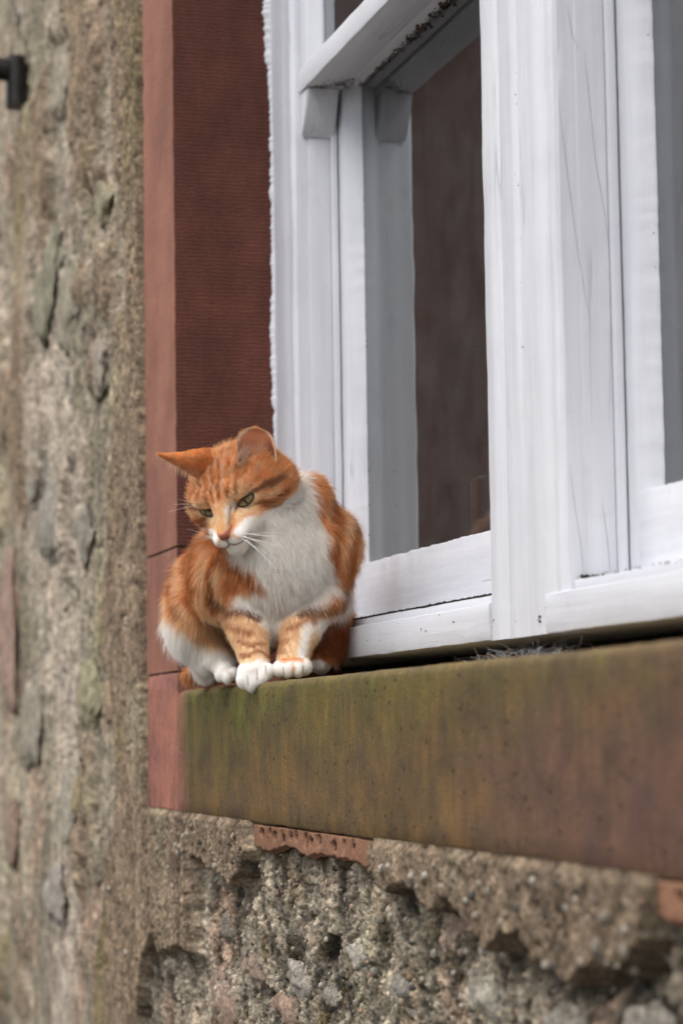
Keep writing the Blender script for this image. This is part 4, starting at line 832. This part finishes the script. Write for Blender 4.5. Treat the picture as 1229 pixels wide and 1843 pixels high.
for sx, (o0, e1, e2, nr) in zip((1, -1), EYES):
    nu, nv = 49, 33; u = np.linspace(-1, 1, nu); up, lo = almond(u, sx); L = 15.0; tt = np.linspace(0, 1, nv); U = np.repeat(u[:, None]*L, nv, 1); Vv = lo[:, None]+(up-lo)[:, None]*tt
    Rr = 19.0; bul = np.sqrt(np.clip(Rr*Rr-U*U-Vv*Vv, 0, None))-math.sqrt(Rr*Rr-L*L)
    P = o0+e1*U[..., None]+e2*Vv[..., None]+nr*(bul*.62+1.3)[..., None]
    cx_, cy_ = -1.5, -1.0; rr = np.hypot(U-cx_, Vv-cy_); col = np.repeat(np.array([[[.25, .195, .065]]]), nu, 0).repeat(nv, 1)
    nse = vnoise(np.arctan2(Vv-cy_, U-cx_)*9, rr*.2, seed=3); col = col*(1+.22*nse[..., None]); col = col*(1-.45*sstep(8.5, 12, rr))[..., None]; col = col+(np.array([.36, .27, .09])-col)*(.5*sstep(7, 3, rr))[..., None]
    col = col*(1-.55*sstep(4.5, .5, (up[:, None]-Vv)))[..., None]; pu = sstep(1.0, .72, np.hypot((U-cx_)/2.0, (Vv-cy_)/9.0)); col = col*(1-pu[..., None]*.97)  # upper lid's shade painted onto the top of the iris, then the pupil
    col = col*(1-.85*sstep(-10.5, -13.5, U*sx))[..., None]*(1-.55*sstep(3.2, .5, (up[:, None]-Vv)))[..., None] if False else col*(1-.85*sstep(-10.5, -13.5, U*sx))[..., None]
    raw('eye', CW(h2i(P.reshape(-1, 3))), grid_faces(nu, nv), cat, [M_EYE], True, col=col.reshape(-1, 3))
    ring = np.concatenate([np.stack([u*L, up], 1), np.stack([u[::-1]*L, lo[::-1]], 1)]); bl = np.sqrt(np.clip(Rr*Rr-ring[:, 0]**2-ring[:, 1]**2, 0, None))-math.sqrt(Rr*Rr-L*L)
    pts = o0+e1*ring[:, :1]+e2*ring[:, 1:]+nr*(bl*.62+1.5)[:, None]; tube('eyelid', CW(h2i(pts)), .00085, M_LID, cat, 6)
# nose leather
NO = np.array([0, -31.0, 0]); 
def nose_surf():
    P = []; nu, nv = 17, 13
    for i, v in enumerate(np.linspace(0, 1, nv)):
        w = (13.0*(1-v)**.7+1.8)*(.55+.45*min(1, v*5+.35)); y_ = -22.0-15.5*v
        for u in np.linspace(-1, 1, nu): P.append((w*u, y_+1.8*u*u*(1-v), 97.5-3.6*v-(4.5*u*u)-5.0*max(0, v-.55)+(1.2*math.cos(u*6)*.4)-3.2*max(0, .12-v)*10))
    P = np.array(P); zq = np.linspace(120, 60, 121)
    for i in range(len(P)):
        sdn = full_sdf(h2i(np.stack([np.full(121, P[i, 0]), np.full(121, P[i, 1]), zq], 1)).astype(np.float32)); hit = np.argmax(sdn < 0); edge = (i % nu) in (0, nu-1) or i < nu or i >= (nv-1)*nu
        P[i, 2] = zq[hit]+(-.5 if edge else 1.9)
    return P, grid_faces(nv, nu)
PN, FN = nose_surf()
raw('nose', CW(h2i(PN)), FN, cat, [M_NOSE], True)
for sx in (1, -1): tube('nostril', CW(h2i(np.array([(sx*3.6, -31.5, PN[:, 2].max()-1.0), (sx*5.2, -30.6, PN[:, 2].max()-1.8), (sx*6.4, -31.4, PN[:, 2].max()-3.6)]))), .0006, M_LID, cat, 6)

# fur
def make_fur(n):
    r_ = np.random.default_rng(12); T = np.concatenate([CF[:, [0, 1, 2]], CF[:, [0, 2, 3]]]); A, B, Cc = CV[T[:, 0]], CV[T[:, 1]], CV[T[:, 2]]
    ar = np.linalg.norm(np.cross(B-A, Cc-A), axis=1)*.5; nm = CN[T].mean(1); wgt = ar*np.where(nm[:, 2] > -.25, 1, .35)
    rg_ = reg[T].max(1); wgt *= np.where(rg_ == 1, 1.9, 1.0)*np.where((rg_ >= 2), 3.5, 1)*np.where((rg_ == 3), .55, 1)
    wgt *= np.where((A[:, 1] > 1190) & (A[:, 2] > -220), 1.8, 1)
    fi = r_.choice(len(T), n, p=wgt/wgt.sum()); a = r_.random(n); b = r_.random(n); f = a+b > 1; a[f] = 1-a[f]; b[f] = 1-b[f]; bc = np.stack([1-a-b, a, b], 1)[..., None]
    P = (CV[T[fi]]*bc).sum(1); Nn = (CN[T[fi]]*bc).sum(1); Nn /= np.linalg.norm(Nn, axis=1)[:, None]+1e-9; rg = rg_[fi]; fl = (flow[T[fi]]*bc).sum(1)
    X, Y, D = P.T; h = i2h(P); keep = np.ones(n, bool)
    for sx, (o0, e1, e2, nr) in zip((1, -1), EYES):
        q = h-o0; U = q@e1; Vv = q@e2; up, lo = almond(np.clip(U/15, -1, 1), sx); keep &= ~((np.abs(U) < 16.5) & (Vv < up+1.5) & (Vv > lo-3.0) & (np.abs(q@nr) < 16) & (rg == 1))
    keep &= ~((np.abs(h[:, 0]) < 10) & (h[:, 1] < -20) & (h[:, 1] > -37) & (h[:, 2] > 84))
    P, Nn, rg, fl, h = P[keep], Nn[keep], rg[keep], fl[keep], h[keep]; X, Y, D = P.T; n = len(P)
    # direction the coat lies
    v = P-np.array([455, 900, -60]); v /= np.linalg.norm(v, axis=1)[:, None]
    F_ = v*.7+np.array([0, .8, .0]); F_ += (sstep(1090, 1130, Y)[:, None])*np.array([0, 1.4, 0]); F_ += sstep(-150, -260, D)[:, None]*np.array([0, .2, -.8])
    F_ += (sstep(340, 310, X)*sstep(1060, 1110, Y))[:, None]*np.array([.9, 1.0, .2])
    nose_i = h2i(np.array([0, -22, 96.0])); vh = P-nose_i; vh /= np.linalg.norm(vh, axis=1)[:, None]; vh += np.array([0, .12, 0])
    isH = rg == 1; isE = rg >= 2
    Fd = np.where(isH[:, None], vh, F_); Fd = np.where(isE[:, None], fl+r_.normal(0, .15, (n, 3)), Fd)
    s = 1/15.; cl = np.stack([fbm(X*s, Y*s, D*s, 2, 51+k) for k in range(3)], 1)*np.where(isH, .45, .75)[:, None]; Fd = Fd+cl+r_.normal(0, .12, (n, 3))
    Fd -= Nn*(Fd*Nn).sum(1)[:, None]; Fd = np.where((rg == 5)[:, None], np.array([-.3, 1, -.1])+r_.normal(0, .2, (n, 3)), Fd); Fd /= np.linalg.norm(Fd, axis=1)[:, None]+1e-9
    L = np.full(n, 25.0); L += 9*sstep(420, 470, X)*sstep(600, 560, X)*sstep(940, 1000, Y)*sstep(1120, 1060, Y)
    L = np.where((Y > 1100) & (D > -110), 12-4*sstep(1130, 1180, Y), L); L = np.where((Y > 1186) & (D > -220), 4.5, L); L = np.where(D < -372, 16, L)
    L += 8*sstep(340, 310, X)*sstep(1080, 1130, Y)
    dn = np.linalg.norm(h-[0, -22, 96], axis=1); Lh = 2.4+11*sstep(15, 95, dn)+6*sstep(90, 150, dn); Lh = np.where((h[:, 1] < -36), Lh*1.15, Lh); eyd = np.minimum(*[np.linalg.norm(h-e_[0], axis=1) for e_ in EYES]); Lh = Lh*(.45+.55*sstep(14, 30, eyd)); L = np.where(isH, Lh, L)
    L = np.where((rg == 2) | (rg == 4), 6.5, L); tuft = (rg == 3) & (Y > 806+14*r_.random(n)) & (r_.random(n) < .30) & (X < 482); L = np.where(rg == 3, np.where(tuft, 22, 3), L); L = np.where(rg == 5, np.where((X > 305) & (r_.random(n) < .2), 15, 2.5), L)
    L *= r_.uniform(.6, 1.15, n)
    lift = np.where(isH, .30, .34)+r_.normal(0, .07, n); lift = np.where(isE, .22, lift); lift = np.where(rg == 5, .1, lift); lift = np.where(tuft, .9, lift); stray = r_.random(n) < .07; lift = np.where(stray & (rg < 2), lift+.5, lift); L = np.where(stray & (L > 9), L*1.25, L)
    d0 = Fd+Nn*lift[:, None]*1.5; d0 /= np.linalg.norm(d0, axis=1)[:, None]; d1 = Fd+Nn*(lift*.35)[:, None]+np.array([0, .12, 0]); d1 /= np.linalg.norm(d1, axis=1)[:, None]
    K = 5; PT = np.zeros((n, K, 3)); PT[:, 0] = P-Nn*.6
    for k in range(1, K):
        t = (k-.5)/(K-1); d = d0*(1-t)+d1*t; PT[:, k] = PT[:, k-1]+d*(L/(K-1))[:, None]
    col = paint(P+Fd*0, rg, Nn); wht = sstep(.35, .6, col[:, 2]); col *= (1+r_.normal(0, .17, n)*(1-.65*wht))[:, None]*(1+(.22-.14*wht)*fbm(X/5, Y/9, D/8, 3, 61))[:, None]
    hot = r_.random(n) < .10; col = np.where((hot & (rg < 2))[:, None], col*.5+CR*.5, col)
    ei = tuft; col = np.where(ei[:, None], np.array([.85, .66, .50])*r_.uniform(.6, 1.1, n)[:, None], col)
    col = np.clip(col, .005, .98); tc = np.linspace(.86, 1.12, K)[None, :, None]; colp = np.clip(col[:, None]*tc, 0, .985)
    rad = np.array([1.0, .95, .8, .55, .12])[None]*(np.where(isE | (L < 7), .00009, .000105)*np.where(r_.random(n) < .15, 1.6, 1))[:, None]
    return PT, colp, rad
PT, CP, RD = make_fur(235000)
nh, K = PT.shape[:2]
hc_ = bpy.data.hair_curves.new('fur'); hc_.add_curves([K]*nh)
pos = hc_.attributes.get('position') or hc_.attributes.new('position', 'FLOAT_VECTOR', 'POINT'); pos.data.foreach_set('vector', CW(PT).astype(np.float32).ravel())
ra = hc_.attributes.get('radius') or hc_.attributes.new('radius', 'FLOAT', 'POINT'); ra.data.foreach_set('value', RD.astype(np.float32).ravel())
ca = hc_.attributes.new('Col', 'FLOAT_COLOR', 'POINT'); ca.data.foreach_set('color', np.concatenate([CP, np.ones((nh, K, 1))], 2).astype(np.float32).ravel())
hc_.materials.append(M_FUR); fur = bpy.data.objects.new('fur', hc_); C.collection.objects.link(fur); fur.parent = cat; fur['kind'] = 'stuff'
# whiskers
wr_ = np.random.default_rng(4)
for i in range(9):
    a0 = np.array([16+3*(i % 3), -38-3.2*(i//3), 84]); p0 = h2i(a0); L = 74+26*wr_.random(); an = math.radians(-6+i*6.5+wr_.normal(0, 3)); s = np.linspace(0, 1, 9)
    P = p0+np.stack([s*L*math.cos(an), s*L*math.sin(an)*.7+14*s*s*(.3+i*.08), s*34*(1-s)+34*s], 1); tube('whisker', CW(P), np.linspace(.00026, .00007, 9), M_WHISK, cat, 5)
for i in range(4):
    a0 = np.array([-16-2*(i % 2), -38-3*(i//2), 82]); p0 = h2i(a0); s = np.linspace(0, 1, 8); L = 50+8*i
    P = p0+np.stack([-s*L*.8, -s*L*(.15+.1*i)+10*s*s, -s*22], 1); tube('whisker', CW(P), np.linspace(.00019, .00004, 8), M_WHISK, cat, 5)
for i in range(3):
    p0 = h2i(np.array([-34., 14, 50])); s = np.linspace(0, 1, 7); L = 40+8*i; P = p0+np.stack([-s*L, -s*L*(.35-.25*i)+4*s*s, s*4], 1); tube('whisker', CW(P), np.linspace(.00016, .00004, 7), M_WHISK, cat, 5)
#@END@
